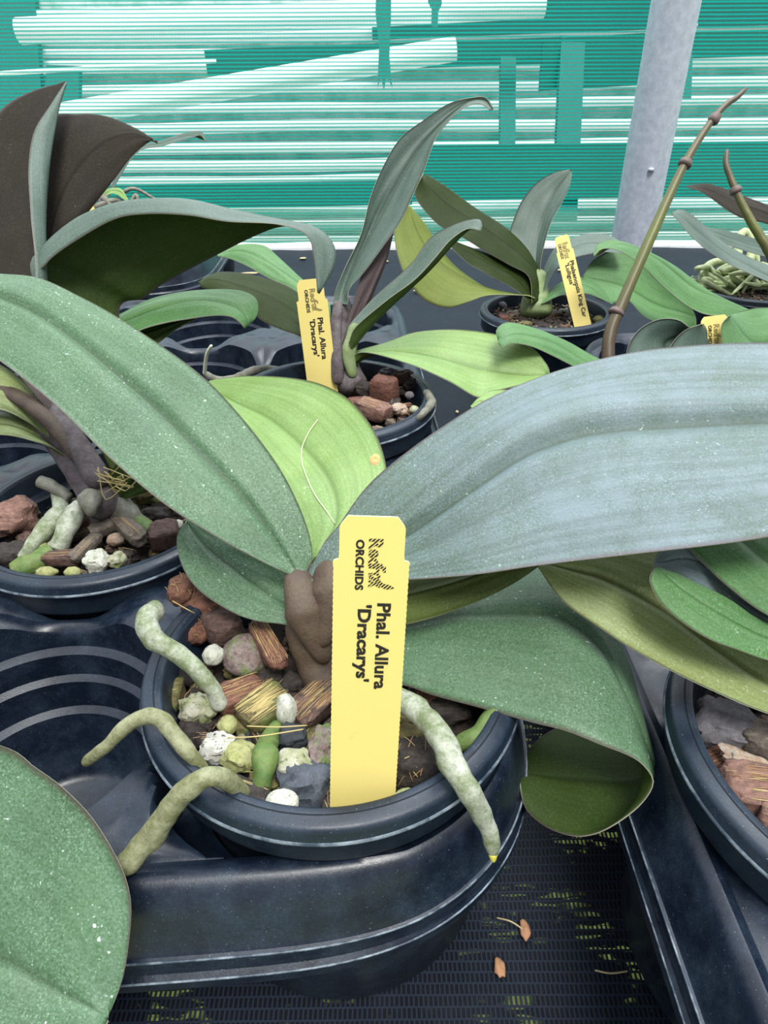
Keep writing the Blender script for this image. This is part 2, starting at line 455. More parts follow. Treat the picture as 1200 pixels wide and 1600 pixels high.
plank('timber_beam', (855, 105), (1010, 98), 209, 34, TEAL, 'dark board behind the net between post and steel post', 'beam')
def rag(pts, d, label):
    mb = MB(); n = len(pts); c = [P(x, y, d) for x, y in pts]
    mb.add(c+[q+Vector((0, .15, 0)) for q in c], [tuple(range(n)), tuple(range(2*n-1, n-1, -1))] + [(i, (i+1) % n, n+(i+1) % n, n+i) for i in range(n)])
    tag(mb.build('torn_strip', [simple('dark_green_rag', (.01, .10, .08), .8)], origin=c[0], smooth=False), label, 'torn strip')
rag([(598, -40), (622, -40), (620, 30), (617, 90), (621, 138), (612, 118), (608, 142), (603, 120), (598, 138), (601, 70), (596, 20)], 150,
    'long torn green strip hanging behind the net at top centre')
rag([(681, -40), (698, -40), (700, 8), (694, 20), (693, 44), (683, 42), (684, 16), (678, 4)], 150, 'short torn green strip hanging behind the net')
# white slatted wall of the next bay
wall = empty('slatted_wall', (0, 285, -85), 'white wall of horizontal slats seen through the green net', 'slatted wall')
SLAT = simple('white_slat', (.80, .84, .85), .5, n=(.25, (.70, .80, .78), .5, .75))
SLAT_B = simple('slat_backing', (.38, .55, .48), .7, n=(.12, (.80, .86, .84), .35, .6))
mb = MB(); mb.add([(-330, 292, -85), (330, 292, -85), (330, 292, 40), (-330, 292, 40)], [(0, 1, 2, 3)]); mb.build('backing', [SLAT_B], wall)
random.seed(3)
z = -84
while z < 34:
    h = random.uniform(2.2, 4.4); mb = MB()
    n = 24; vs = []
    for i in range(n+1):
        x = -330+660*i/n; dz = 1.2*noise.noise(Vector((x*.012, z*.11, 2)))+x*.006
        for (yy, zz) in ((286, 0), (285, h*.5), (286, h), (288, h), (288, 0)): vs.append((x, yy, z+zz+dz))
    mb.add(vs, grid_faces(n+1, 5, 0, True)); mb.build('slat', [SLAT], wall)
    z += h + random.uniform(.8, 3.2)

# ---------------------------------------------------------------- trays
TC = (-1.66, 15.6); TA, TB_ = 10.47, .63
def tray(name, c0, ax, i0, i1, j0, j1, z0, label, wfront=1.86, wside=1.4, recess=None):
    """multi-cell tray: cell (i, j) at c0 + i*ax + j*perp(ax); a rim and a moulded well for each cell"""
    A = Vector((ax[0], ax[1], 0)); B = Vector((-ax[1], ax[0], 0)); h = A.length/2
    ua, ub = A.normalized(), B.normalized(); C0 = Vector((c0[0], c0[1], z0))
    mb = MB(); seg = 96
    def g(p, q):                       # height of the web between wells, local cell coordinates
        ap, aq = abs(p)/h, abs(q)/h
        sad = max(0, 1-abs(ap-aq)*1.0) # 1 on the diagonals
        s = min(1, max(0, (sad-.15)/.55)); s = s*s*(3-2*s)
        z = -2.55 + .85*s
        # small sunk panel in the middle of every diagonal
        dp, dq = h-abs(p), h-abs(q)
        if abs(dp-dq) < 1.1 and .45 < dp+dq < 1.9: z -= .10
        return z
    wall_prof = [(0, -9.4), (2.9, -9.4), (3.25, -9.1), (3.65, -6.1), (3.95, -5.95), (4.1, -4.75), (4.38, -4.6), (4.45, -3.6), (4.78, -3.45), (4.86, -2.9)]
    for i in range(i0, i1+1):
        for j in range(j0, j1+1):
            c = C0 + A*i + B*j; vs = []; rows = 0
            wide = recess and (c-Vector((recess[0], recess[1], c.z))).length < 2
            def rim_r(ca, sa):
                rb = h/max(abs(ca), abs(sa))
                if ((ca > 0 and i == i1) or (ca < 0 and i == i0)) and ((sa > 0 and j == j1) or (sa < 0 and j == j0)): rb = min(rb, 5.5)
                return min(6.25, rb-.05) if wide else 4.93
            for r0_, z in wall_prof:
                for k in range(seg):
                    a = 2*math.pi*k/seg; r = r0_*(1+(rim_r(math.cos(a), math.sin(a))/4.93-1)*min(1, max(0, (z+9.4)/6.5))); vs.append(c+ua*r*math.cos(a)+ub*r*math.sin(a)+Vector((0, 0, z)))
                rows += 1
            fr = (0, .06, .12, .2, .28, .36, .44, .52, .6, .68, .76, .84, .92, 1.0)
            for f in fr:
                for k in range(seg):
                    a = 2*math.pi*k/seg; ca, sa = math.cos(a), math.sin(a)
                    rb = h/max(abs(ca), abs(sa))
                    free = ((ca > 0 and i == i1) or (ca < 0 and i == i0)) and ((sa > 0 and j == j1) or (sa < 0 and j == j0))
                    if free: rb = min(rb, 5.5)
                    rr0 = rim_r(ca, sa); r = rr0+(rb-rr0)*f; p, q = r*ca, r*sa
                    z = g(p, q) - (.25*(1-f)**2)
                    out_side = (ca > .5 and i == i1) or (ca < -.5 and i == i0) or (sa > .5 and j == j1) or (sa < -.5 and j == j0)
                    if out_side or free:
                        # towards the outside the web rises into the rim
                        t = 0
                        if ca > 0 and i == i1: t = max(t, abs(p)/h)
                        if ca < 0 and i == i0: t = max(t, abs(p)/h)
                        if sa > 0 and j == j1: t = max(t, abs(q)/h)
                        if sa < 0 and j == j0: t = max(t, abs(q)/h)
                        if free: t = max(t, r/5.5)
                        t = min(1, max(0, (t-.86)/.14)); z = z*(1-t)+(-2.0)*t
                    vs.append(c+ua*p+ub*q+Vector((0, 0, z)))
                rows += 1
            if recess:                  # the well is cut wider round the pot that sits in it
                for q_ in vs:
                    dd = math.hypot(q_.x-recess[0], q_.y-recess[1]); t = min(1, max(0, (recess[2]+.25-dd)/.5)); t = t*t*(3-2*t)
                    q_.z += (min(q_.z, z0-4.2)-q_.z)*t
            mb.add(vs, grid_faces(rows, seg, 0, True))
    # outer boundary loop
    loop = []
    rc = 5.5
    def edge(i, j, a): 
        ca, sa = math.cos(a), math.sin(a); rb = h/max(abs(ca), abs(sa))
        free = ((ca > 0 and i == i1) or (ca < 0 and i == i0)) and ((sa > 0 and j == j1) or (sa < 0 and j == j0))
        if free: rb = min(rb, rc)
        return C0+A*i+B*j+ua*rb*ca+ub*rb*sa
    d = 2*math.pi/seg
    for i in range(i0, i1+1):          # front, left to right
        for k in range(60, 85): loop.append(edge(i, j0, k*d))
    for j in range(j0, j1+1):
        for k in range(84, 109): loop.append(edge(i1, j, k*d))
    for i in range(i1, i0-1, -1):
        for k in range(12, 37): loop.append(edge(i, j1, k*d))
    for j in range(j1, j0-1, -1):
        for k in range(36, 61): loop.append(edge(i0, j, k*d))
    q = [loop[0]]
    for p in loop[1:]:
        if (p-q[-1]).length > 1e-3: q.append(p)
    if (q[0]-q[-1]).length < 1e-3: q.pop()
    loop = q; n = len(loop)
    cen = C0+A*(i0+i1)/2+B*(j0+j1)/2
    nrm = []
    for k in range(n):
        t = Vector((0, 0, 0))
        for m_ in range(1, 9): t += loop[(k+m_) % n]-loop[(k-m_) % n]
        t.normalize(); nn = Vector((t.y, -t.x, 0))
        nrm.append(nn)
    prof = [(0, -2.0), (.12, -1.80), (.24, -1.70), (.36, -1.76), (.48, -2.02), (.6, -2.5), (.70, -3.0), (.78, -3.4), (.83, -3.56), (.875, -3.58),
            (.895, -3.66), (.90, -3.95), (.91, -4.12), (.955, -4.18), (.985, -4.22), (1.0, -4.45), (.995, -4.62), (.96, -4.64), (.93, -4.5)]
    outer = [loop[k]+nrm[k]*(wside+(wfront-wside)*abs(nrm[k].dot(ub))) for k in range(n)]
    sm = list(outer)
    for it in range(70): sm = [(sm[k-1]+sm[k]*2+sm[(k+1) % n])/4 for k in range(n)]
    # keep the overall size after smoothing
    sm = [p+nrm[k]*.12 for k, p in enumerate(sm)]
    vs = []
    for dd, z in prof:
        for k in range(n):
            vs.append(loop[k].lerp(sm[k], dd)+Vector((0, 0, z)))
    mb.add(vs, grid_faces(len(prof), n, 0, True))
    o = mb.build(name, [TRAY], origin=(cen.x, cen.y, z0-9.4), merge=True, sharp=42)
    for dd, z in ((.885, -3.60), (.985, -4.24)):
        me_ = MB(); vs = []; ns = 6
        for k in range(n):
            p = loop[k].lerp(sm[k], dd)+Vector((0, 0, z))
            for q in range(ns):
                a = 2*math.pi*q/ns; vs.append(p+nrm[k]*.035*math.cos(a)+Vector((0, 0, .035*math.sin(a))))
        fs = [(k*ns+q, k*ns+(q+1) % ns, ((k+1) % n)*ns+(q+1) % ns, ((k+1) % n)*ns+q) for k in range(n) for q in range(ns)]
        me_.add(vs, fs); me_.build('worn_edge_glint', [POT_EDGE], o)  # pale strip: worn lip plus its edge highlight, put in as colour
    for i in range(i0, i1+1):
        for j in range(j0, j1+1):
            if not (i in (i0, i1) or j in (j0, j1)): continue
            me_ = MB(); vs = []; c = C0+A*i+B*j
            for r, z in ((5.95, -3.9), (5.9, -5), (5.7, -7.5), (5.4, -10.6), (5.0, -11.25), (0.01, -11.3)):
                for k in range(48):
                    a = 2*math.pi*k/48; ca, sa = math.cos(a), math.sin(a); lim = 9
                    if (ca > 0 and i < i1) or (ca < 0 and i > i0): lim = min(lim, (h-.1)/max(.01, abs(ca)))
                    if (sa > 0 and j < j1) or (sa < 0 and j > j0): lim = min(lim, (h-.1)/max(.01, abs(sa)))
                    rr = min(r, lim); vs.append(c+ua*rr*ca+ub*rr*sa+Vector((0, 0, z)))
            me_.add(vs, grid_faces(6, 48, 0, True)); me_.build('cell_cup', [TRAY], o)
    tag(o, label, 'tray', 'moulded black growing trays')
    return lambda i, j: C0+A*i+B*j
main_cell = tray('growing_tray', TC, (TA, TB_), -4, 0, 0, 4, 0, 'long black moulded tray holding the front pot and the left pot, empty wells beside them', recess=(TC[0], TC[1], 5.75))
R0 = PZ(1398, 1178, 0)
right_cell = tray('growing_tray', (R0.x, R0.y), (TA, .1), 0, 1, -1, 2, 0, 'black moulded tray at the right edge holding the pot of pink bark')
back_cell = tray('growing_tray', (20.6, 46.6), (TA, .3), 0, 3, 0, 0, 0, 'single-row black tray behind the big blue-grey leaf, below the flower spikes')
far_cell = tray('growing_tray', (-26, 80), (TA, .5), -4, 0, 0, 2, 0, 'black tray far back on the left beyond the curling dark leaf')

# ---------------------------------------------------------------- pots
def pot(c, label, R=5.92, scale=1.0, slot=None, rot=0.0, H=9.0):
    c = Vector(c)
    o = empty('plant_pot', (c.x, c.y, c.z-H), label, 'pot', 'round black plant pots')
    mb = MB(); k = R/6
    prof = [(4.1, -H), (5.05*1, -1.25), (5.08, -.85), (5.18, -.35), (5.22, -.06), (5.27, 0.0)]
    lathe(mb, [(r*k, z) for r, z in [(0, -H+.25), (3.9, -H+.2), (4.0, -H+.3), (5.0, -1.6), (5.22, -.5), (5.30, -.08), (5.34, .03), (5.40, .06), (5.55, .06), (5.565, .03), (5.585, .03), (5.60, .055),
              (5.85, .02), (5.95, -.04), (6.0, -.14), (6.02, -.40), (6.06, -.47), (6.05, -.53), (5.95, -.55), (5.88, -.6), (5.84, -1.5), (5.80, -1.6), (5.4, -1.62), (5.3, -1.8), (4.25, -H), (0, -H)]], c, 128)
    mb.build('body', [POT], o, sharp=50)
    mb = MB(); lathe(mb, [((6.03)*k, -.42), ((6.085)*k, -.46), ((6.085)*k, -.51), ((6.05)*k, -.54)], c, 128); mb.build('rim_edge', [POT_EDGE], o)
    mb = MB(); lathe(mb, [(5.56*k, .035), (5.575*k, .05), (5.59*k, .035)], c, 128); mb.build('rim_groove', [GROOVE], o)
    if slot:
        for a0, a1 in slot:
            mb = MB(); vs = []
            for i in range(13):
                a = a0+(a1-a0)*i/12; t = math.sin(math.pi*i/12)**.4*.5+.5
                for r, z in ((5.52-.05*t, .03), (5.52, .08), (5.52+.07*t, .03)):
                    vs.append(c+Vector((r*k*math.cos(a), r*k*math.sin(a), z)))
            mb.add(vs, grid_faces(13, 3)); mb.build('rim_slot', [GROOVE], o)
    return o
pot_A = Vector((TC[0], TC[1], 0))
pot_B = main_cell(-1, 1)+Vector((0, .75, -.85)); pot_C = main_cell(0, 2); pot_R = Vector((R0.x, R0.y, 0)); pot_E = back_cell(1, 0)
pot_D = Vector((14.8, 61.5, -2.6)); pot_F = P(150, 332, 108); pot_F.z = -2.6; pot_G = Vector((37, 69, -2.6)); pot_H = Vector((-22, 2.6, 0))
pot(pot_A, 'black pot in the front centre of the tray, holding the large yellow tag', slot=((-.98, -.72),))
pot(pot_B, 'black pot behind the empty well at the left, with thick grey roots')
pot(pot_C, 'black pot in the middle distance with reddish bark and a yellow tag')
pot(pot_R, 'black pot at the right edge filled with pink-brown bark')
pot(pot_D, 'black pot standing on the bench at the back centre, tag leaning from it')
pot(pot_E, 'black pot behind the big blue-grey leaf on the right')
pot(pot_F, 'black pot in the far left corner behind the upright dark leaves')
pot(pot_G, 'black pot at the back right holding tangled pale roots')
def soil(c, label, amp=.25, level=-1.75):
    mb = MB(); vs = []; nr, ns = 22, 72
    for i in range(nr):
        r = 5.0*i/(nr-1)
        for k in range(ns):
            a = 2*math.pi*k/ns; x, y = r*math.cos(a), r*math.sin(a)
            z = level+.35*(1-(r/5)**2)+amp*noise.noise(Vector((x*1.3, y*1.3, c.x)))+amp*.5*noise.noise(Vector((x*4, y*4, c.y)))
            vs.append((c.x+x, c.y+y, c.z+z))
    mb.add(vs, grid_faces(nr, ns, 0, True))
    # loose crumbs
    random.seed(int(c.x*10)+99)
    for k in range(420):
        r = 4.9*math.sqrt(random.random()); a = random.random()*6.283
        p = Vector((c.x+r*math.cos(a), c.y+r*math.sin(a), c.z+level+.35*(1-(r/5)**2)+random.uniform(.0, .25)))
        s = random.uniform(.08, .24)
        rot = Matrix.Rotation(random.random()*6, 3, 'Z') @ Matrix.Rotation(random.random()*3, 3, 'X')
        box(mb, p, (s*random.uniform(.8, 2), s, s*.6), random.choice((0, 0, 1, 2)), rot)
    o = mb.build('potting_mix', [simple('dark_mix', (.012, .010, .009), .9, n=(3, (.045, .030, .022), .4, .7), bmp=.5),
                                simple('mix_bark_crumb', (.07, .035, .02), .8), simple('mix_pale_crumb', (.22, .20, .13), .8)], origin=(c.x, c.y, c.z-2))
    tag(o, label, 'potting mix', None, 'stuff')
soil(pot_A, 'dark crumbly potting mix between the stones of the front pot')
soil(pot_B, 'dark potting mix under the thick roots of the left pot')
soil(pot_C, 'dark potting mix in the middle-distance pot')
soil(pot_R, 'dark potting mix under the pink bark of the right-edge pot')
soil(pot_D, 'potting mix in the back centre pot', level=-1.0)
soil(pot_E, 'potting mix in the pot behind the big blue-grey leaf')
soil(pot_F, 'potting mix in the far left corner pot', level=-.8)
soil(pot_G, 'potting mix in the back right pot', level=-.8)

# ---------------------------------------------------------------- stones and bark
def stone_mat(name, c, c2, sc_=1.2, rough=.75, moss=0, dark=0, spec=.4):
    m, nt, b = new_mat(name); v = coords(nt, 100)
    f = noise_n(nt, v, sc_*1.5, 6, .7); f2 = noise_n(nt, v, 8, 5, .8)
    base = mix(nt, ramp(nt, f, [(.35, 0.0), (.65, 1.0)]), c, c2)
    base = mix(nt, ramp(nt, f2, [(.35, .45), (.6, 0.0)]), base, tuple(x*.35 for x in c))
    if moss:
        f3 = noise_n(nt, v, 1.1, 4, .7)
        base = mix(nt, ramp(nt, f3, [(.5-.12*moss, 0.0), (.62, moss)]), base, (.17, .22, .035))
    if dark:
        f4 = noise_n(nt, v, 4.5, 5, .75)
        base = mix(nt, ramp(nt, f4, [(.56, 0.0), (.63, dark)]), base, (.02, .02, .02))
    nt.links.new(base, b.inputs['Base Color']); b.inputs['Roughness'].default_value = rough
    b.inputs['Specular IOR Level'].default_value = spec
    bump(nt, b, f2, .6, .001)
    return m
def bark_mat(name, c, c2, stretch=(1.2, 10, 10), moss=0):
    m, nt, b = new_mat(name); v = coords(nt, tuple(100*s/4 for s in stretch))
    f = noise_n(nt, v, 1.6, 6, .7); f2 = noise_n(nt, coords(nt, 100), 5, 5, .7)
    base = mix(nt, ramp(nt, f, [(.38, 0.0), (.62, 1.0)]), c, c2)
    base = mix(nt, ramp(nt, f2, [(.38, .6), (.55, 0.0)]), base, tuple(x*.3 for x in c))
    if moss:
        f3 = noise_n(nt, coords(nt, 100), .9, 4, .7)
        base = mix(nt, ramp(nt, f3, [(.47, 0.0), (.6, moss)]), base, (.10, .16, .03))
    nt.links.new(base, b.inputs['Base Color']); b.inputs['Roughness'].default_value = .75
    bump(nt, b, mix(nt, .5, f, f2), .9, .0015)
    return m
MS = {
 'white': stone_mat('pumice_white', (.50, .52, .42), (.68, .68, .60), dark=.5),
 'speck': stone_mat('pumice_speckled', (.62, .62, .55), (.42, .42, .36), dark=1.0),
 'mossy': stone_mat('pumice_mossy', (.52, .51, .42), (.38, .38, .24), moss=.75, dark=.7),
 'lime': stone_mat('pumice_green', (.33, .35, .12), (.50, .48, .28), moss=.6, dark=.4),
 'coal': stone_mat('charcoal', (.012, .016, .022), (.035, .045, .055), spec=.6, rough=.5),
 'slate': stone_mat('slate_stone', (.045, .055, .075), (.10, .12, .15), spec=.6, rough=.5),
 'grey': stone_mat('grey_stone', (.13, .12, .13), (.24, .23, .25), 1.5),
 'rust': stone_mat('rusty_pale_stone', (.50, .46, .40), (.34, .17, .07), 3),
 'blue': stone_mat('blue_grey_stone', (.17, .21, .27), (.30, .35, .42), .8, .35),
 'bark': bark_mat('bark_brown', (.065, .036, .028), (.13, .075, .06)),
 'dbark': bark_mat('bark_dark', (.018, .014, .012), (.05, .038, .032)),
 'pink': bark_mat('bark_pink', (.30, .17, .13), (.17, .085, .065)),
 'red': bark_mat('bark_red', (.19, .08, .05), (.10, .04, .03)),
 'olive': bark_mat('bark_olive', (.10, .075, .03), (.17, .14, .05), moss=.5),
 'greyb': bark_mat('bark_grey', (.20, .165, .13), (.10, .08, .065)),
 'disc': bark_mat('bark_disc', (.17, .11, .10), (.27, .23, .21), (4, 4, 4), moss=.9),
 'husk': bark_mat('coconut_husk', (.20, .085, .05), (.10, .045, .03), (8, 8, 8)),
 'fibre': simple('fibre_tan', (.32, .19, .09), .6), 'fibre2': simple('fibre_straw', (.46, .37, .15), .6),
}
def chunk(name, cat, x, y, sx, sy, mat, label, shape='round', ang=0, z=-.95, hz=None, base=None, fib=0, inside=None, seed=None, group=None, tilt=0, origin_z=None):
    """a stone or a piece of bark; x, y and size in frame pixels"""
    c = PZ(x, y, z) if base is None else Vector(base)
    d = (c-Vector((0, 0, CAM_Z))).length*.97
    w_, h_ = sx*d/F_PX/2, sy*d/F_PX/2*(1.25 if base is None else 1)
    t = hz if hz else min(w_, h_)*.8
    if inside is not None:
        dv = Vector((c.x-inside.x, c.y-inside.y, 0)); lim = 5.05-.85*max(w_, h_)
        if dv.length > lim: c = c-dv.normalized()*(dv.length-lim)
    rs = random.Random(seed if seed is not None else int(x*7+y*3))
    off = Vector((rs.random()*50, rs.random()*50, rs.random()*50))
    R = Matrix.Rotation(math.radians(ang), 3, 'Z') @ Matrix.Rotation(math.radians(tilt), 3, 'X')
    mb = MB(); vs = []; nu, nv = 26, 16
    pw = {'round': 1.0, 'rock': .8, 'chip': .42, 'husk': .85}[shape]
    rough_a = {'round': .16, 'rock': .34, 'chip': .12, 'husk': .25}[shape]
    sg = lambda v_, p_: math.copysign(abs(v_)**p_, v_)
    for i in range(nv+1):
        ph = -math.pi/2+math.pi*i/nv
        for k in range(nu):
            th = 2*math.pi*k/nu
            q = Vector((sg(math.cos(ph), pw)*sg(math.cos(th), pw), sg(math.cos(ph), pw)*sg(math.sin(th), pw), sg(math.sin(ph), pw)))
            dsp = 1+rough_a*noise.noise(q*1.3+off)+rough_a*.45*noise.noise(q*3.5+off)
            if shape == 'rock':
                cell_ = noise.cell_vector(q*1.6+off); dsp += .12*(cell_.x-.5)+.07*noise.noise(q*7+off)
            if shape == 'chip': dsp += .10*noise.noise(Vector((q.x*.8, q.y*9, q.z*9))+off)+.07*noise.noise(q*8+off)
            if shape == 'husk': dsp += .12*noise.noise(q*7+off)
            q = q*dsp; q = Vector((q.x*w_, q.y*h_, q.z*t)); vs.append(c+R@q)
    mb.add(vs, grid_faces(nv+1, nu, 0, True))
    mats = [MS[mat]]
    if fib:
        mats += [MS['fibre'], MS['fibre2']]
        for k in range(fib):
            if shape == 'husk':
                a = rs.random()*6.28; e = rs.uniform(.1, 1.3)
                p0 = Vector((math.cos(a)*math.cos(e)*w_, math.sin(a)*math.cos(e)*h_, math.sin(e)*t))*1.02
                dv = Vector((rs.uniform(-1, 1), rs.uniform(-1, 1), rs.uniform(-.2, .5))).normalized()*w_*.5
                pts = [p0-dv*.6, p0+Vector((0, 0, .05)), p0+dv*.6]
            else:
                yy = rs.uniform(-.9, .9)*h_; x0 = rs.uniform(-1.0, -.3)*w_; x1 = rs.uniform(.3, 1.08)*w_
                zz = t*(1.0-.15*abs(yy/h_)**3)
                pts = [Vector((x0, yy, zz*.97)), Vector(((x0+x1)/2, yy+rs.uniform(-.04, .04), zz*1.04)), Vector((x1, yy+rs.uniform(-.06, .06), zz*rs.uniform(.9, 1.1)))]
            tube(mb, [c+R@p for p in pts], [rs.uniform(.006, .013)], 6, 4, rs.choice((1, 1, 2)) if mat != 'olive' else 2, cap=False)
    o = mb.build(name, mats, origin=(c.x, c.y, c.z-t), sharp=(35 if shape == 'rock' else None))
    tag(o, label, cat, group)
    return o
G = 'stones and bark pieces in the front pot'
def A_(name, cat, *a, **k): return chunk(name, cat, *a, group=G, **k)
A_('husk_chunk', 'husk', 283, 917, 46, 44, 'husk', 'round fuzzy brown husk ball at the top left of the front pot', shape='husk', fib=14, z=.2)
A_('husk_chunk', 'husk', 316, 940, 62, 40, 'husk', 'reddish brown husk piece just below the small left leaf', shape='husk', ang=-25, fib=12, z=-.2)
A_('husk_chunk', 'husk', 303, 978, 44, 54, 'husk', 'dark husk with loose tan fibres beside the bark slab', shape='husk', fib=26, z=-.6)
A_('bark_chip', 'bark', 345, 974, 54, 46, 'bark', 'smooth dark brown bark slab under the small left leaf', shape='chip', ang=35, z=-.5)
A_('pumice_stone', 'stone', 331, 1020, 34, 30, 'white', 'small clean white pebble beside the round bark disc', z=-.6)
A_('bark_disc', 'bark', 381, 1020, 72, 66, 'disc', 'round grey-pink bark disc with a green mossy centre', ang=20, z=-.75)
A_('husk_strip', 'husk', 416, 1006, 108, 26, 'red', 'long frayed strip of red-brown husk over the bark disc', shape='chip', ang=-62, fib=34, z=-.25, hz=.25)
A_('bark_chip', 'bark', 283, 1045, 62, 38, 'dbark', 'nearly black bark lump under the upper left root', shape='rock', ang=-35, z=-1.2)
A_('bark_chip', 'bark', 262, 1084, 34, 46, 'olive', 'olive bark block standing against the left rim', shape='chip', fib=8, z=-1.0)
A_('pumice_stone', 'stone', 306, 1104, 56, 36, 'mossy', 'pale stone with green moss on its left side', shape='rock', ang=-10, z=-1.0)
A_('bark_chip', 'bark', 298, 1140, 46, 34, 'dbark', 'black bark piece between two pale stones at the left', shape='rock', z=-1.4)
A_('pumice_stone', 'stone', 352, 1130, 30, 26, 'lime', 'small olive-green stone under the crossed fibres', z=-1.1)
A_('bark_chip', 'bark', 379, 1126, 26, 30, 'olive', 'little olive chip beside the small green stone', shape='rock', z=-1.2)
A_('husk_strip', 'husk', 371, 1084, 72, 40, 'red', 'red-brown fibrous chip pointing to the lower left', shape='chip', ang=28, fib=26, z=-.9, hz=.35)
A_('husk_strip', 'husk', 408, 1102, 80, 46, 'olive', 'grey-green striped husk chip with straight pale fibres', shape='chip', ang=45, fib=60, z=-.8, hz=.3)
A_('pumice_stone', 'stone', 444, 1109, 32, 40, 'white', 'upright white oval pebble with a green side', ang=10, z=-.7, hz=.6)
A_('charcoal', 'charcoal', 452, 1150, 50, 34, 'coal', 'black charcoal lump below the white oval pebble', shape='rock', z=-.8)
A_('pumice_stone', 'stone', 335, 1166, 50, 40, 'speck', 'white stone heavily speckled with black', shape='rock', ang=-30, z=-1.1)
A_('pumice_stone', 'stone', 371, 1180, 44, 44, 'lime', 'yellow-green angular stone in the middle of the front pot', shape='rock', ang=60, z=-.9)
A_('pumice_stone', 'stone', 456, 1191, 50, 34, 'mossy', 'white stone with a bright green top above the dark slate', shape='rock', z=-.6)
A_('slate_stone', 'stone', 470, 1230, 86, 56, 'slate', 'large dark blue slate lump left of the large tag', shape='rock', ang=12, z=-1.1, hz=.75)
A_('pumice_stone', 'stone', 434, 1252, 50, 34, 'white', 'white-green pebble resting against the front rim', z=-.65)
A_('bark_chip', 'bark', 380, 1235, 74, 26, 'dbark', 'dark bark plank lying along the front rim', shape='chip', ang=-22, z=-.7, fib=3)
A_('husk_strip', 'husk', 488, 1098, 92, 44, 'bark', 'brown husk with yellow fibres tucked behind the large tag', shape='chip', ang=52, fib=50, z=-.9, hz=.3)
A_('grey_stone', 'stone', 500, 1166, 38, 56, 'disc', 'brownish stone half hidden by the left edge of the large tag', shape='rock', z=-.8)
A_('blue_stone', 'stone', 497, 1022, 52, 36, 'blue', 'blue-grey stone at the foot of the front orchid', shape='rock', ang=30, z=-.5)
A_('husk_chunk', 'husk', 648, 1198, 84, 62, 'dbark', 'dark hairy husk lump right of the large tag', shape='husk', fib=16, z=-.9, hz=.8)
A_('bark_chip', 'bark', 642, 1150, 52, 28, 'olive', 'mossy chip under the right-hand root', shape='rock', z=-1.0)
A_('pumice_stone', 'stone', 630, 1246, 42, 22, 'lime', 'pale green stone at the rim just right of the large tag', z=-.8)
A_('bark_chip', 'bark', 698, 1108, 66, 40, 'dbark', 'dark bark piece in the shade of the lower right leaf', shape='rock', z=-1.0)
A_('husk_chunk', 'husk', 668, 1090, 60, 30, 'husk', 'brown husk under the edge of the lower right leaf', shape='husk', fib=16, z=-1.0)
A_('bark_chip', 'bark', 420, 1055, 44, 30, 'dbark', 'black bark bit between the striped husk and the disc', shape='rock', z=-1.2)
A_('bark_chip', 'bark', 458, 1070, 50, 36, 'dbark', 'dark bark bit in front of the orchid stem', shape='rock', z=-1.3)
A_('charcoal', 'charcoal', 395, 1150, 34, 28, 'coal', 'black charcoal bit between the green stones', shape='rock', z=-1.4)
A_('charcoal', 'charcoal', 325, 1200, 40, 20, 'coal', 'charcoal bit under the two crossing roots', shape='rock', z=-1.4)
rs0 = random.Random(21)
def filler(c, n, z, mats, group, label, smin=.22, smax=.5, avoid=None):
    for k in range(n):
        r = 4.75*math.sqrt(rs0.random()); a = rs0.random()*6.283
        b = Vector((c.x+r*math.cos(a), c.y+r*math.sin(a), c.z+z+rs0.uniform(-.15, .2)))
        sz = rs0.uniform(smin, smax); d = (b-Vector((0, 0, CAM_Z))).length*.97; px = 2*sz*F_PX/d
        mt = rs0.choice(mats)
        chunk('bark_chip', 'bark', 0, 0, px, px*rs0.uniform(.5, .9), mt, label, shape=rs0.choice(('rock', 'chip', 'rock')), ang=rs0.uniform(0, 180), base=b, hz=sz*.55, seed=k*7+int(c.x*3), group=group, tilt=rs0.uniform(-30, 30), fib=4)
filler(pot_A, 60, -1.3, ('dbark', 'bark', 'dbark', 'olive'), 'small dark bark bits in the front pot', 'small dark bark bit low between the stones of the front pot')
filler(pot_B, 60, -1.2, ('dbark', 'bark', 'greyb', 'olive', 'bark'), 'small bark bits in the left pot', 'small bark bit between the thick roots of the left pot')
filler(pot_R, 36, -1.5, ('dbark', 'bark', 'red', 'dbark'), 'small dark bark bits in the right pot', 'small dark bark bit under the pink slabs of the right pot', .3, .6)
filler(pot_C, 60, -.95, ('dbark', 'red', 'bark', 'dbark', 'greyb'), 'small bark bits in the middle pot', 'small bark bit around the stem in the middle pot', .3, .65)
filler(pot_D, 26, -.85, ('bark', 'olive', 'greyb', 'dbark', 'red'), 'small bark bits in the back centre pot', 'small bark bit in the back centre pot', .25, .5)
# thin fibres crossing the pot
for pts, lb in (([(352, 1150, -.3), (400, 1148, -.1), (470, 1138, -.2)], 'thin pale fibre lying across the middle of the front pot'),
                ([(382, 1132, -.2), (430, 1134, -.1), (476, 1132, -.3)], 'short straw fibre above the green root tip'),
                ([(268, 935, .4), (290, 948, .5), (303, 955, .2)], 'fine fibre curling off the husk ball')):
    mb = MB(); tube(mb, [PZ(*p) for p in pts], [.02], 16, 5, 0, cap=False)
    tag(mb.build('fibre', [MS['fibre2']], origin=PZ(*pts[0])), lb, 'fibre', 'loose fibres')
G2 = 'stones and bark pieces in the right pot'
def R_(name, cat, *a, **k): return chunk(name, cat, a[0]+14, *a[1:], group=G2, inside=pot_R, **k)
R_('grey_stone', 'stone', 1112, 1140, 72, 62, 'grey', 'big smooth grey stone at the top left of the right pot', shape='rock', ang=70, z=-.7)
R_('grey_stone', 'stone', 1076, 1152, 24, 42, 'grey', 'narrow grey stone wedged against the left rim of the right pot', shape='rock', z=-1)
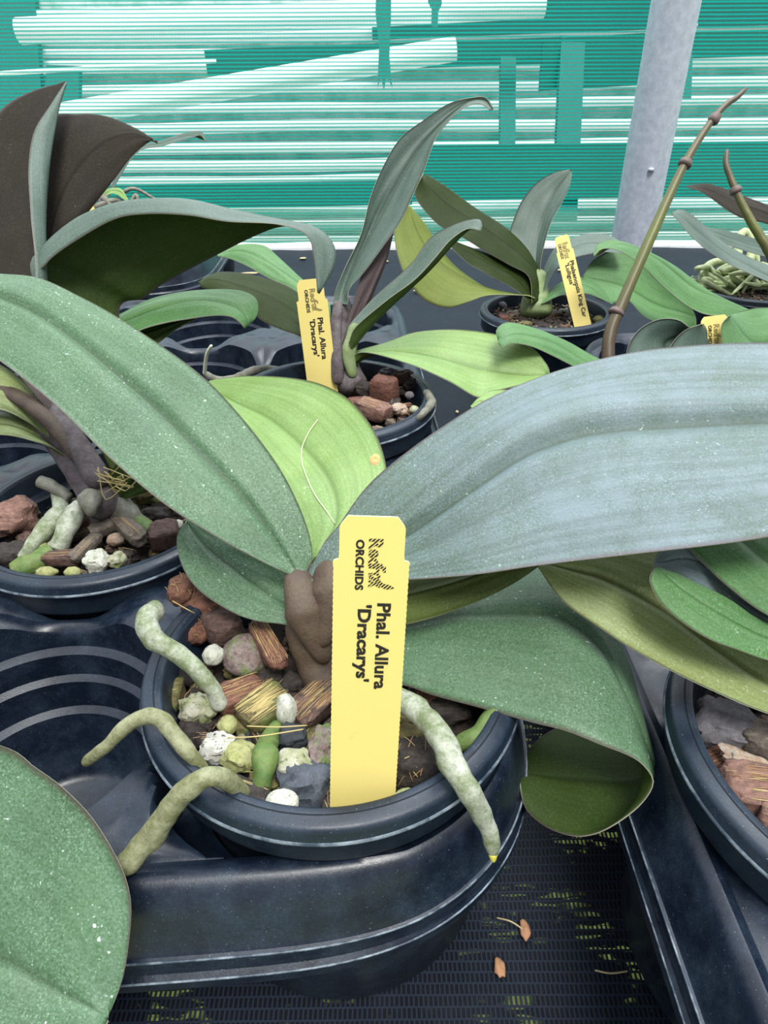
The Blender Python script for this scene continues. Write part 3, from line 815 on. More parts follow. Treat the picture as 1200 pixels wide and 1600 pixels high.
R_('pumice_stone', 'stone', 1150, 1200, 70, 24, 'rust', 'long pale stone with rusty patches in the right pot', shape='rock', ang=-38, z=-.4)
R_('bark_chip', 'bark', 1190, 1176, 78, 44, 'greyb', 'brown layered bark wedge above the rusty stone', shape='chip', ang=-40, z=-.6, fib=10)
R_('bark_chip', 'bark', 1110, 1205, 60, 40, 'red', 'dark red husk behind the pink bark slab', shape='chip', ang=20, z=-1.1, fib=10)
R_('bark_chip', 'bark', 1128, 1256, 98, 58, 'pink', 'large pink bark slab with white flecks, second nearest in the right pot', shape='chip', ang=-10, z=-.5, fib=20, hz=.5)
R_('pumice_stone', 'stone', 1190, 1232, 40, 34, 'white', 'whitish stone right of the pink bark slab', shape='rock', z=-.6)
R_('charcoal', 'charcoal', 1192, 1285, 50, 30, 'coal', 'black charcoal between the two pink bark slabs', shape='rock', z=-1.1)
R_('bark_chip', 'bark', 1206, 1335, 110, 60, 'pink', 'largest and nearest red-pink bark slab at the right frame edge', shape='chip', ang=-35, z=-.45, fib=24, hz=.45)
R_('bark_chip', 'bark', 1075, 1200, 34, 26, 'olive', 'small olive chip at the left rim of the right pot', shape='rock', z=-1.3)
R_('bark_chip', 'bark', 1150, 1150, 40, 30, 'dbark', 'black bark bit beside the big grey stone', shape='rock', z=-1.3)
R_('charcoal', 'charcoal', 1110, 1300, 50, 24, 'coal', 'charcoal bit under the pink bark slab, against the rim', shape='rock', z=-1.4)
G3 = 'stones and bark pieces in the left pot'
def B_(name, cat, *a, **k):
    k['z'] = k.get('z', -.95)-.8
    return chunk(name, cat, *a, group=G3, inside=pot_B, **k)
B_('bark_chip', 'bark', 22, 800, 60, 44, 'pink', 'knobbly pinkish bark piece at the left of the left pot', shape='rock', ang=40, z=-.4)
B_('bark_chip', 'bark', 10, 862, 56, 34, 'dbark', 'black bark with a pale edge at the left frame edge', shape='rock', z=-.9)
B_('bark_chip', 'bark', 200, 820, 92, 22, 'greyb', 'long weathered grey bark strip slanting to the rim of the left pot', shape='chip', ang=-48, z=-.4, fib=6)
B_('bark_chip', 'bark', 168, 818, 50, 18, 'greyb', 'short grey bark stick left of the long strip', shape='chip', ang=38, z=-.5)
B_('bark_chip', 'bark', 133, 850, 66, 16, 'greyb', 'twisted pale bark curl in the middle of the left pot', shape='chip', ang=75, z=-.5, fib=5)
B_('bark_chip', 'bark', 96, 866, 54, 18, 'bark', 'dark ridged bark stick near the front of the left pot', shape='chip', ang=5, z=-.6, fib=5)
B_('bark_chip', 'bark', 256, 832, 46, 36, 'bark', 'brown bark cube at the right rim of the left pot', shape='chip', ang=20, z=-.7)
B_('pumice_stone', 'stone', 150, 872, 34, 30, 'white', 'rough white stone near the front rim of the left pot', shape='rock', z=-.6)
B_('pumice_stone', 'stone', 72, 888, 30, 17, 'lime', 'oval green pebble at the front rim of the left pot', z=-.7)
B_('pumice_stone', 'stone', 112, 888, 24, 15, 'lime', 'small green pebble right of the oval one', z=-.7)
B_('pumice_stone', 'stone', 180, 838, 26, 18, 'rust', 'tan pebble between the grey bark pieces', z=-.7)
B_('pumice_stone', 'stone', 63, 850, 22, 20, 'lime', 'light green pebble between the two thick roots', z=-.7)
B_('pumice_stone', 'stone', 80, 845, 20, 24, 'mossy', 'pale green pebble behind the thick root ends', z=-.8)
B_('pumice_stone', 'stone', 182, 870, 24, 22, 'mossy', 'cream stone beside the rough white one', shape='rock', z=-.7)
B_('pumice_stone', 'stone', 277, 816, 18, 18, 'white', 'small white pebble at the far right of the left pot', z=-.6)
B_('bark_chip', 'bark', 232, 770, 40, 22, 'olive', 'olive bark bit in the shade at the back of the left pot', shape='rock', z=-.8)
B_('bark_chip', 'bark', 110, 820, 50, 24, 'red', 'reddish husk between the thick roots', shape='chip', ang=60, z=-.9, fib=5)
B_('bark_chip', 'bark', 240, 800, 44, 20, 'dbark', 'dark bark bit behind the brown bark cube', shape='rock', z=-1)
B_('charcoal', 'charcoal', 60, 820, 36, 22, 'coal', 'charcoal lump behind the thick root of the left pot', shape='rock', z=-1.1)
G4 = 'bark pieces in the middle-distance pot'
def C_(name, cat, *a, **k): return chunk(name, cat, *a, group=G4, **k)
C_('bark_chip', 'bark', 585, 640, 62, 26, 'pink', 'light splintered bark slab at the front of the middle pot', shape='chip', ang=-38, z=-.5, fib=14)
C_('bark_chip', 'bark', 603, 612, 34, 34, 'red', 'red-brown bark piece standing in the middle pot', shape='chip', ang=60, z=-.3, hz=.9)
C_('bark_chip', 'bark', 633, 590, 34, 22, 'bark', 'dark brown bark at the back of the middle pot', shape='rock', z=-.2)
C_('bark_chip', 'bark', 648, 600, 30, 18, 'dbark', 'black bark at the right of the middle pot', shape='rock', z=-.3)
C_('bark_chip', 'bark', 572, 606, 32, 20, 'dbark', 'black bark with a pale rim beside the stem of the middle plant', shape='rock', z=-.3)
C_('pumice_stone', 'stone', 625, 640, 24, 18, 'rust', 'beige stone next to the splintered slab', shape='rock', z=-.5)
C_('pumice_stone', 'stone', 649, 641, 16, 13, 'mossy', 'small pale pebble at the right rim of the middle pot', z=-.5)
C_('pumice_stone', 'stone', 642, 618, 16, 12, 'grey', 'small grey pebble in the middle pot', z=-.5)
C_('bark_chip', 'bark', 560, 630, 40, 20, 'red', 'dark red chip left of the splintered slab', shape='rock', z=-.8)
C_('bark_chip', 'bark', 615, 582, 36, 14, 'grey', 'grey chip at the back rim of the middle pot', shape='rock', z=-.3)
G5 = 'stones and bark pieces in the back centre pot'
def D_(name, cat, x, y, sx, sy, mat, label, **k): return chunk(name, cat, x, y, sx, sy, mat, label, group=G5, z=-3.3, **k)
D_('pumice_stone', 'stone', 788, 480, 15, 13, 'grey', 'grey round pebble at the left of the back centre pot')
D_('bark_chip', 'bark', 790, 500, 16, 22, 'red', 'upright red-brown chip in the back centre pot', shape='chip')
D_('pumice_stone', 'stone', 806, 496, 20, 14, 'rust', 'cream stone near the left of the back centre pot', shape='rock')
D_('pumice_stone', 'stone', 838, 500, 18, 12, 'mossy', 'pale stone at the foot of the back plant', shape='rock')
D_('pumice_stone', 'stone', 884, 492, 16, 11, 'white', 'white stone left of the leaning tag', shape='rock')
D_('bark_chip', 'bark', 866, 498, 30, 14, 'bark', 'brown chip in the middle of the back centre pot', shape='chip', ang=20)
D_('pumice_stone', 'stone', 856, 482, 14, 12, 'mossy', 'green stone right of the back plant stem', shape='rock')
D_('pumice_stone', 'stone', 939, 503, 16, 12, 'lime', 'yellow-green stone right of the leaning tag')
D_('bark_chip', 'bark', 822, 510, 24, 10, 'olive', 'olive chip at the front of the back centre pot', shape='rock')

# ---------------------------------------------------------------- leaves, stems, roots
def edge_pts(pts, ds, n):
    """seen outline points plus a short list of depths -> n smooth points in space"""
    if len(pts[0]) == 3: return catmull([P(*p) for p in pts], n)
    L = [0]
    for a, b in zip(pts, pts[1:]): L.append(L[-1]+math.hypot(a[0]-b[0], a[1]-b[1]))
    out_ = []
    for p, l in zip(pts, L):
        t = l/L[-1]*(len(ds)-1); i = min(int(t), len(ds)-2); out_.append(P(p[0], p[1], ds[i]+(ds[i+1]-ds[i])*(t-i)))
    return catmull(out_, n)
def leaf(plant, L, dL, M, dM, Rr, dR, top='green', und='olive', up=None, face='top', th=.13, groove=.10, cup=0.0, label=None, n=64, nc=29, wob=.06):
    """leaf blade from its left margin, midrib and right margin; up: the L side is on the left looking base to tip from above"""
    a, m, b = edge_pts(L, dL, n), edge_pts(M, dM, n), edge_pts(Rr, dR, n)
    pts = []
    for i in range(n):
        row = []
        for j in range(nc):
            u = j/(nc-1)*2-1
            # smooth arc through margin, midrib, margin
            p = a[i]*(u*(u-1)/2) + m[i]*(1-u*u) + b[i]*(u*(u+1)/2)
            # lean the arc towards a folded blade
            q = m[i].lerp(b[i] if u > 0 else a[i], abs(u))
            row.append(p.lerp(q, .35))
        pts.append(row)
    acc = 0
    for i in range(n//8, n*6//10):
        j = nc//4; k = (pts[i][j+1]-pts[i][j-1]).cross(pts[i+1][j]-pts[i-1][j])
        if k.length > 1e-9: acc += k.normalized().dot((Vector((0, 0, CAM_Z))-pts[i][j]).normalized())
    up = (acc > 0) == (face == 'top')
    nrm = []
    for i in range(n):
        r = []
        for j in range(nc):
            i0, i1 = max(i-1, 0), min(i+1, n-1); j0, j1 = max(j-1, 0), min(j+1, nc-1)
            k = (pts[i][j1]-pts[i][j0]).cross(pts[i1][j]-pts[i0][j])
            if k.length < 1e-7: k = nrm[-1][j] if nrm else Vector((0, 0, 1))
            r.append(k.normalized() * (1 if up else -1))
        nrm.append(r)
    if n > 3: nrm[0] = nrm[1]; nrm[-1] = nrm[-2]
    T, Bt, uvs = [], [], []
    for i in range(n):
        v = i/(n-1); env = math.sin(math.pi*min(1, v*1.02))**.5 if 0 < v < .98 else 0
        for j in range(nc):
            u = j/(nc-1)*2-1
            g_ = -groove*math.exp(-(u/.09)**2)*env
            g_ += wob*noise.noise(Vector((u*3.2, v*5, a[0].x)))*env
            p = pts[i][j]+nrm[i][j]*g_
            hh = th/2*(1-.75*abs(u)**6)
            T.append(p+nrm[i][j]*hh); Bt.append(p-nrm[i][j]*hh); uvs.append((j/(nc-1), v))
    mb = MB(); g = grid_faces(n, nc)
    flip = (lambda f: f) if up else (lambda f: f[::-1])
    mb.add(T, [flip(f) for f in g], 0, uvs)
    mb.add(Bt, [flip(f)[::-1] for f in g], 1, uvs)
    # margin
    ring = [j for j in range(nc)] + [i*nc+nc-1 for i in range(1, n)] + [(n-1)*nc+j for j in range(nc-2, -1, -1)] + [i*nc for i in range(n-2, 0, -1)]
    off = n*nc; k = len(ring)
    for q in range(k):
        x_, y_ = ring[q], ring[(q+1) % k]
        mb.f.append((x_, y_, y_+off, x_+off)); mb.m.append(2)
    o = mb.build('leaf', [TOP[top], UND[und], RIM], plant)
    if label: o['label'] = label
    return o
def orchid(base, label, group=None): return empty('orchid_plant', base, label, 'orchid', group)
def root_mat(name, c1, c2, c3):
    m, nt, b = new_mat(name); v = coords(nt, 100)
    f = noise_n(nt, v, 1.3, 4, .7); f2 = noise_n(nt, v, 9, 4, .7)
    base = mix(nt, ramp(nt, f, [(.38, 0.0), (.62, 1.0)]), c1, c2)
    base = mix(nt, ramp(nt, f2, [(.52, 0.0), (.7, .6)]), base, c3)
    nt.links.new(base, b.inputs['Base Color']); b.inputs['Roughness'].default_value = .6
    bump(nt, b, mix(nt, .4, f2, f), .5, .001); return m
ROOT_G = root_mat('root_silver_green', (.15, .19, .09), (.42, .44, .37), (.08, .11, .04))
ROOT_Y = root_mat('root_yellow_green', (.14, .15, .06), (.29, .30, .18), (.09, .08, .04))
ROOT_D = root_mat('root_dark_green', (.07, .14, .03), (.14, .20, .05), (.10, .06, .03))
ROOT_B = root_mat('root_brown_grey', (.12, .12, .085), (.22, .22, .18), (.06, .045, .035))
ROOT_TIP = simple('root_tip', (.55, .50, .08), .35)
STEM = root_mat('stem_sheath_brown', (.060, .036, .026), (.095, .065, .042), (.05, .06, .022))
STEM_G = root_mat('stem_green', (.14, .20, .06), (.20, .27, .12), (.24, .20, .18))
STEM_P = root_mat('stem_purple_grey', (.065, .045, .05), (.13, .115, .12), (.035, .022, .022))
def root(plant, pts, rad, mat=None, tip=None, name='root', label=None, zmode=True, k=16, bump_=.22, n=56):
    mb = MB(); q = [PZ(*p) if zmode else P(*p) for p in pts]
    tube(mb, q, rad, n, k, 0, bump=bump_)
    mats = [mat or ROOT_G]
    o = mb.build(name, mats, plant)
    if label: o['label'] = label
    if tip:
        mt = MB(); t = (q[-1]-q[-2]).normalized()
        tube(mt, [q[-1]-t*.1, q[-1]+t*tip*.5, q[-1]+t*tip], [tip*.75, tip*.8, tip*.35], 10, 12, 0)
        e_ = mt.build('root_tip', [ROOT_TIP], plant)
        e_.parent = o
    return o
def sheath(plant, pts, rad, mat, flat=.75, label=None, k=24, n=30, name='leaf_sheath'):
    mb = MB(); tube(mb, [P(*p) for p in pts], rad, n, k, 0, flat=flat, bump=.05)
    o = mb.build(name, [mat], plant)
    if label: o['label'] = label
    return o

# ---- front orchid
oA = orchid(PZ(480, 1040, -1.6), 'large orchid in the front pot with a huge blue-grey leaf reaching right')
sheath(oA, [(512, 1095, 21.8), (500, 1045, 22.3), (492, 995, 22.4), (490, 940, 22.4), (490, 880, 22.4)], [.55, .85, .95, 1.0, .6], STEM, .8, name='stem')
sheath(oA, [(506, 1035, 21.7), (492, 990, 21.65), (478, 945, 21.6), (466, 905, 21.75), (462, 880, 22.2)], [.25, .62, .80, .62, .3], STEM, .62)
sheath(oA, [(498, 1010, 21.5), (506, 975, 21.5), (514, 940, 21.5), (514, 900, 21.7), (505, 870, 22.2)], [.25, .60, .80, .72, .4], STEM, .55)
leaf(oA, [(459, 899), (412, 877), (347, 841), (260, 785), (173, 711), (87, 625), (0, 555), (-90, 500), (-170, 465), (-215, 440)], (21.6, 20.8, 21.6, 22.8, 24.0),
     [(466, 896), (390, 787), (303, 692), (217, 605), (87, 497), (0, 453), (-110, 430), (-215, 438)], (21.7, 21.9, 22.8, 23.8, 24.4),
     [(470, 900), (488, 866), (472, 800), (433, 722), (368, 636), (303, 571), (195, 495), (130, 458), (65, 428), (0, 421), (-90, 417), (-170, 425), (-215, 438)], (21.7, 22.4, 23.6, 24.8, 24.6),
     'green', 'olive', groove=.22, label='long green leaf pointing up to the left')
leaf(oA, [(473, 904), (487, 881), (508, 844), (529, 820), (576, 757), (646, 699), (733, 644), (792, 615), (879, 582), (967, 559), (1054, 547), (1200, 543), (1330, 560), (1430, 610), (1480, 690)],
     (21.9, 21.8, 21.8, 21.4, 20.0, 18.2),
     [(475, 906), (540, 885), (634, 833), (722, 772), (803, 714), (862, 687), (938, 669), (1054, 661), (1200, 659), (1350, 668), (1480, 690)], (21.8, 20.4, 19.6, 19.0, 18.2),
     [(473, 907), (519, 909), (640, 906), (740, 899), (838, 886), (996, 868), (1200, 845), (1330, 815), (1430, 760), (1480, 690)], (21.7, 19.0, 17.4, 17.0, 18.0),
     'grey', 'olive', groove=.42, label='huge blue-grey leaf reaching right', wob=.12)
back_leaf = leaf(oA, [(485, 885), (430, 800), (380, 720), (340, 650), (318, 600)], (22.8, 24, 26.5, 30.5),
     [(495, 870), (528, 800), (505, 730), (430, 655), (370, 625), (318, 598)], (22.6, 24, 26, 29, 31.5),
     [(505, 880), (516, 848), (552, 822), (588, 792), (605, 745), (594, 690), (570, 648), (535, 614), (480, 592), (400, 585), (340, 590), (318, 597)], (22.6, 23.8, 25, 27, 30, 31.8),
     'lime', 'olive', groove=.12, label='yellow-green leaf lying back behind the stem')
leaf(oA, [(462, 985), (442, 974), (396, 967), (354, 950), (308, 917), (283, 879), (276, 836), (292, 810)], (22.0, 22.2, 22.8, 24.2),
     [(470, 960), (430, 935), (370, 890), (320, 850), (290, 812)], (22.2, 22.6, 23.4, 24.4),
     [(475, 930), (450, 880), (400, 845), (350, 820), (310, 806), (290, 810)], (22.2, 23.2, 24.2, 24.5),
     'green', 'olive', label='short rounded leaf at the lower left')
leaf(oA, [(500, 962), (560, 978), (632, 976), (720, 951), (790, 920), (842, 887), (885, 850)], (22.2, 21.0, 20.6, 20.4),
     [(500, 940), (630, 935), (760, 900), (885, 850)], (22.4, 21.4, 20.8, 20.5),
     [(500, 900), (640, 885), (760, 865), (885, 848)], (22.5, 22.4, 21.6, 20.6),
     'olive', 'olive', face='und', label='dark olive leaf hidden under the huge one')
leaf(oA, [(510, 1050), (560, 1065), (626, 1071), (675, 1088), (750, 1109), (825, 1131), (881, 1146), (937, 1169), (975, 1184), (1000, 1200), (1016, 1228), (996, 1262), (956, 1292), (919, 1308), (885, 1309), (844, 1293), (814, 1262), (806, 1215)],
     (22.3, 21.0, 20.2, 19.4, 18.6, 18.6, 19.2, 20.6, 21.6),
     [(510, 990), (560, 985), (632, 979), (700, 963), (750, 961), (825, 961), (880, 972), (938, 1020), (980, 1105), (1010, 1180), (1016, 1215), (975, 1232), (890, 1225), (805, 1213)],
     (22.5, 22.2, 21.9, 21.4, 20.8, 20.2, 20.4, 21.2, 22.4),
     [(510, 960), (580, 965), (660, 950), (750, 915), (838, 888), (920, 930), (980, 1040), (990, 1110), (965, 1150), (915, 1140), (870, 1140), (830, 1165), (805, 1212)],
     (22.8, 23.2, 23.8, 23.4, 22.4, 21.6, 22.2, 23.6, 22.6),
     'green', 'deep', groove=.10, n=90, label='broad leaf bending down over the tray edge, its tip curled under', wob=.03)
root(oA, [(243, 944, 1.3), (227, 966, 1.5), (236, 990, 1.3), (268, 1014, .9), (302, 1040, .5), (325, 1068, .0), (344, 1105, -.8)], [.36, .36, .36, .36, .34, .3, .24], ROOT_G, label='thick silver-green root bulging over the left rim')
root(oA, [(126, 1188, -.6), (165, 1158, .2), (205, 1122, .7), (243, 1117, .8), (272, 1148, .5), (296, 1180, .1), (318, 1205, -.5)], [.16, .2, .23, .24, .23, .21, .19], ROOT_Y, label='yellow-green root hooked over the left rim')
root(oA, [(180, 1358, -1.5), (225, 1308, -1.0), (258, 1264, -.2), (285, 1232, .5), (318, 1212, .8), (348, 1215, .5), (378, 1240, -.6)], [.30, .31, .32, .33, .31, .28, .22], ROOT_Y, label='thick olive root arching out over the front-left rim')
root(oA, [(580, 1075, -.2), (640, 1105, .5), (682, 1150, .9), (702, 1195, .8), (730, 1240, .4), (752, 1285, -.6), (763, 1322, -1.3), (764, 1340, -1.55)], [.3, .34, .37, .33, .37, .34, .28, .2], ROOT_G, tip=.16, label='thick silvery root hanging over the right rim with a yellow tip')
root(oA, [(430, 1130, -1.0), (412, 1165, -.5), (408, 1200, -.4), (400, 1240, -.9)], [.2, .32, .36, .25], ROOT_D, label='green root tip pointing down among the stones')
root(oA, [(790, 1085, -.4), (765, 1125, -.3), (738, 1155, -.4), (700, 1170, -.8)], [.3, .34, .34, .25], ROOT_D, label='dark green root against the right inner rim')
bpy.context.view_layer.update()
def on_leaf(o, x, y):
    off = Vector(o.parent.location); a = Vector((0, 0, CAM_Z))*S-off
    ok, loc, nrm_, _ = o.ray_cast(a, ray(x, y).normalized())
    return ((loc+off)/S, nrm_) if ok else (P(x, y, 24.5), Vector((0, 0, 1)))
hair = []
for x, y in ((499, 655), (484, 676), (473, 700), (473, 722), (480, 745), (492, 772), (510, 798), (524, 818)):
    p, n_ = on_leaf(back_leaf, x, y); hair.append(p+n_*.03)
mb = MB(); tube(mb, hair, [.022], 44, 5, 0, cap=False)
tag(mb.build('fibre', [simple('pale_fibre', (.62, .66, .42), .5)], origin=hair[-1]), 'long pale hair lying on the yellow-green leaf', 'fibre', 'loose fibres')
c, nv = on_leaf(back_leaf, 587, 718); qq = nv.to_track_quat('Z', 'Y')
mb = MB(); lathe(mb, [(0, .008), (.05, .008), (.06, .014), (.17, .012), (.21, -.01)], (0, 0, 0), 20)
mb.v = [c+qq@Vector((v.x*(1+.2*noise.noise(v*9)), v.y*1.35, v.z)) for v in mb.v]
mb.build('blemish', [simple('tan_spot', (.50, .42, .14), .6, n=(5, (.36, .24, .08), .4, .6))], oA)

# ---- left orchid
oB = orchid(PZ(140, 790, -1.5), 'orchid in the left pot with tall dark leaves and grey roots')
sheath(oB, [(175, 800, 30.3), (155, 765, 30.6), (110, 700, 31.0), (60, 640, 31.5), (15, 590, 32)], [1.0, .95, .6, .5, .45], STEM_P, .8, name='stem')
sheath(oB, [(160, 755, 30.0), (130, 700, 30.2), (90, 640, 30.6), (60, 600, 31)], [.6, .55, .45, .35], STEM_P, .6)
sheath(oB, [(130, 720, 30.2), (95, 668, 30.2), (50, 625, 30.5), (-20, 590, 31)], [.35, .45, .4, .35], STEM, .6)
# leaf bases running off to the left
leaf(oB, [(90, 650), (50, 600), (0, 545), (-60, 500), (-150, 470)], (30.4, 30, 30), [(95, 640), (60, 585), (10, 530), (-60, 480), (-150, 470)], (30.6, 30.6, 30.4),
     [(110, 630), (80, 575), (40, 530), (-40, 460), (-150, 468)], (30.9, 31.4, 31), 'slate', 'purple', face='und')
leaf(oB, [(80, 680), (40, 650), (0, 632), (-80, 620), (-180, 640)], (30.6, 30, 29.6), [(75, 660), (30, 615), (0, 598), (-80, 585), (-180, 640)], (30.8, 30.5, 30),
     [(85, 645), (50, 600), (0, 562), (-80, 540), (-180, 638)], (31.2, 31.6, 31.4), 'olive', 'olive')
leaf(oB, [(135, 760), (100, 705), (50, 682), (0, 672), (-70, 680), (-140, 720)], (30.4, 30, 29.8), [(120, 735), (80, 690), (40, 665), (0, 655), (-70, 660), (-140, 720)], (30.8, 30.4, 30),
     [(110, 710), (70, 665), (30, 645), (0, 635), (-70, 635), (-140, 718)], (31.2, 31.2, 30.6), 'olive', 'olive')
# dark undersides between the stem and the long leaf
leaf(oB, [(180, 745), (160, 700), (135, 655), (140, 620), (190, 590), (260, 560)], (30.8, 31, 32), [(190, 740), (190, 690), (185, 650), (200, 620), (260, 560)], (30.8, 31.2, 32.2),
     [(200, 740), (235, 700), (260, 660), (275, 620), (262, 560)], (31, 31.6, 32.4), 'olive', 'olive', face='und')
leaf(oB, [(165, 778), (170, 740), (190, 712), (225, 700), (262, 715), (300, 740)], (30.2, 30, 30.6), [(185, 780), (200, 755), (225, 735), (300, 742)], (30.4, 30.4, 31),
     [(200, 775), (230, 765), (260, 760), (300, 744)], (30.4, 30.8, 31.2), 'olive', 'deep', face='und')
# tall folded leaf at the frame edge
leaf(oB, [(-40, 560), (-70, 430), (-55, 300), (-20, 215), (10, 165), (55, 138), (110, 122)], (32.5, 33.5, 33.5, 33, 33),
     [(75, 560), (68, 430), (66, 390), (70, 330), (80, 260), (95, 175), (105, 140), (111, 123)], (31.2, 31.6, 32, 32.4, 33),
     [(40, 560), (60, 430), (54, 330), (51, 255), (60, 200), (85, 160), (110, 123)], (30.2, 30.2, 30.6, 31.6, 33),
     'slate', 'dark', groove=.02, face='und', label='tall dark leaf at the left edge, pale inner face folded forward')
leaf(oB, [(60, 520), (50, 400), (58, 300), (80, 185), (130, 172), (175, 177), (215, 194), (240, 209), (253, 217)], (33, 33.6, 34, 34, 33.4),
     [(80, 520), (75, 430), (90, 340), (120, 270), (165, 222), (215, 205), (253, 218)], (33, 33.4, 33.6, 33.4),
     [(100, 520), (85, 425), (108, 372), (150, 318), (185, 275), (215, 238), (244, 215), (253, 219)], (33.2, 33.8, 33.8, 33.4),
     'slate', 'dark', groove=.02, face='und', label='broad brown-black leaf arching right with a pink tip')
leaf(oB, [(120, 600), (66, 440), (76, 408), (112, 378), (180, 339), (232, 330), (300, 333), (362, 344), (440, 349), (484, 366), (495, 400), (500, 456)], (31, 30.6, 30.2, 30, 30, 30.5),
     [(140, 600), (70, 425), (84, 385), (120, 350), (160, 328), (222, 313), (300, 310), (372, 327), (440, 342), (495, 354), (524, 380), (524, 415), (502, 456)], (31.5, 31.4, 31.2, 31, 31, 30.6),
     [(210, 600), (190, 480), (228, 462), (262, 438), (330, 402), (400, 368), (448, 352), (490, 358), (515, 385), (516, 420), (501, 457)], (32.6, 33.4, 33.6, 33.2, 32.2, 31, 30.7),
     'slate', 'deep', groove=.0, label='big arching leaf, dark green underneath, with a hooked tip', n=90)
leaf(oB, [(140, 590), (180, 535), (225, 511), (262, 501), (300, 495), (340, 490), (365, 492), (380, 503), (385, 510)], (32, 32, 32.5, 33.4),
     [(130, 570), (170, 515), (215, 490), (262, 475), (310, 466), (350, 470), (378, 482), (390, 500), (386, 510)], (32.6, 33, 33.6, 33.8),
     [(120, 550), (165, 500), (202, 482), (230, 467), (262, 457), (300, 451), (355, 450), (387, 454), (406, 467), (405, 492), (386, 510)], (33, 34, 34.8, 34.6, 33.8),
     'pale', 'deep', groove=.08, label='small olive leaf with a rolled tip above the empty wells')
leaf(oB, [(170, 600), (215, 560), (252, 531), (285, 507), (310, 495)], (32.4, 33, 33.6), [(160, 570), (205, 530), (255, 512), (310, 494)], (32.6, 33.2, 33.6),
     [(150, 550), (200, 510), (260, 497), (310, 493)], (32.8, 33.4, 33.6), 'olive', 'deep', face='und')
for pts, rad, mt in (([(88, 760, .3), (95, 790, .0), (75, 815, -.1), (50, 845, -.5), (32, 870, -1)], [.28, .36, .42, .40, .25], ROOT_G),
                     ([(125, 785, .1), (112, 805, .0), (100, 830, -.2), (90, 855, -.7)], [.42, .46, .45, .38], ROOT_G),
                     ([(165, 760, .2), (185, 785, .0), (205, 805, -.4), (235, 825, -.9)], [.5, .6, .5, .4], ROOT_B),
                     ([(80, 855, -.7), (50, 875, -.8), (20, 890, -1.0)], [.4, .5, .45], ROOT_D),
                     ([(205, 805, -.5), (230, 822, -.6), (255, 840, -1)], [.35, .4, .3], ROOT_D),
                     ([(140, 765, .7), (141, 785, .9), (142, 800, .5)], [.22, .5, .18], ROOT_B),
                     ([(60, 745, .9), (85, 755, .7), (110, 775, .2)], [.3, .3, .25], ROOT_B)):
    root(oB, [(x, y, z-.75) for x, y, z in pts], rad, mt)
mb = MB(); rs = random.Random(5)
for k in range(9):
    p = PZ(180+rs.uniform(-8, 8), 745+rs.uniform(-5, 15), .8)
    q = [p+Vector((rs.uniform(-.6, .8), rs.uniform(-.4, .4), rs.uniform(-.5, .5)))*t for t in (0, .8, 1.6, 1.2)]
    tube(mb, q, [.025], 14, 5, 0, cap=False)
mb.build('fine_roots', [MS['fibre2']], oB)

# ---- middle orchid
oC = orchid(PZ(545, 620, -1.4), 'orchid in the middle pot with one tall slate-grey leaf')
sheath(oC, [(560, 612, 41.2), (545, 580, 41.4), (540, 530, 41.4), (540, 480, 41.2), (538, 455, 41)], [1.05, .85, .65, .55, .4], STEM_P, .8, name='stem')
sheath(oC, [(530, 600, 40.6), (530, 560, 40.4), (527, 520, 40.3), (533, 470, 40.3)], [.35, .4, .4, .3], STEM_P, .6)
sheath(oC, [(555, 590, 40.6), (548, 555, 40.3), (555, 520, 40.3), (560, 505, 40.3)], [.3, .45, .42, .3], STEM_G, .6)
leaf(oC, [(525, 475), (528, 455), (544, 417), (569, 366), (585, 308), (607, 257), (633, 216), (671, 187), (709, 163), (745, 154), (767, 154), (778, 173)], (40.6, 40.6, 40.4, 40.2, 39.6),
     [(538, 475), (548, 440), (591, 353), (646, 257), (684, 208), (735, 164), (765, 160), (776, 173)], (40.8, 41.2, 41, 40.4, 39.8),
     [(548, 475), (550, 450), (575, 423), (607, 380), (633, 343), (652, 302), (668, 267), (687, 218), (709, 189), (735, 169), (757, 164), (774, 174)], (40.4, 40, 39.8, 39.6, 39.6),
     'slate', 'purple', groove=.12, label='tall slate-grey leaf with a hooked dark tip')
leaf(oC, [(530, 560), (548, 500), (572, 424), (604, 382), (622, 350)], (40.8, 40.6, 40.8), [(545, 560), (560, 505), (585, 450), (608, 395), (622, 350)], (41, 41, 41),
     [(560, 550), (572, 500), (590, 450), (612, 395), (622, 350)], (41.4, 41.6, 41.4), 'slate', 'purple', face='und', label='purplish folded base of the tall leaf')
leaf(oC, [(545, 520), (552, 503), (592, 461), (646, 414), (678, 372), (719, 350), (754, 344), (759, 357)], (40.6, 41, 40.6, 40),
     [(553, 545), (558, 538), (587, 506), (635, 460), (675, 422), (705, 390), (740, 358), (758, 358)], (40.2, 40.4, 40.2, 40),
     [(548, 535), (560, 510), (607, 470), (652, 437), (684, 404), (709, 376), (735, 359), (756, 362)], (39.8, 39.4, 39.4, 39.8),
     'slate', 'deep', groove=.0, label='narrow channelled leaf rising to the right')
leaf(oC, [(545, 565), (556, 549), (607, 535), (655, 520), (719, 517), (783, 525), (831, 544), (856, 570), (862, 588)], (41, 42.4, 42.4, 40.6, 39.2),
     [(548, 572), (591, 551), (671, 555), (751, 577), (815, 588), (861, 590)], (40.8, 40.6, 40, 39.4),
     [(545, 580), (566, 550), (639, 568), (703, 596), (751, 623), (783, 612), (831, 600), (861, 591)], (40.6, 39.6, 38.2, 38.2, 39),
     'lime', 'olive', groove=.15, label='broad flat pale leaf lying to the right')
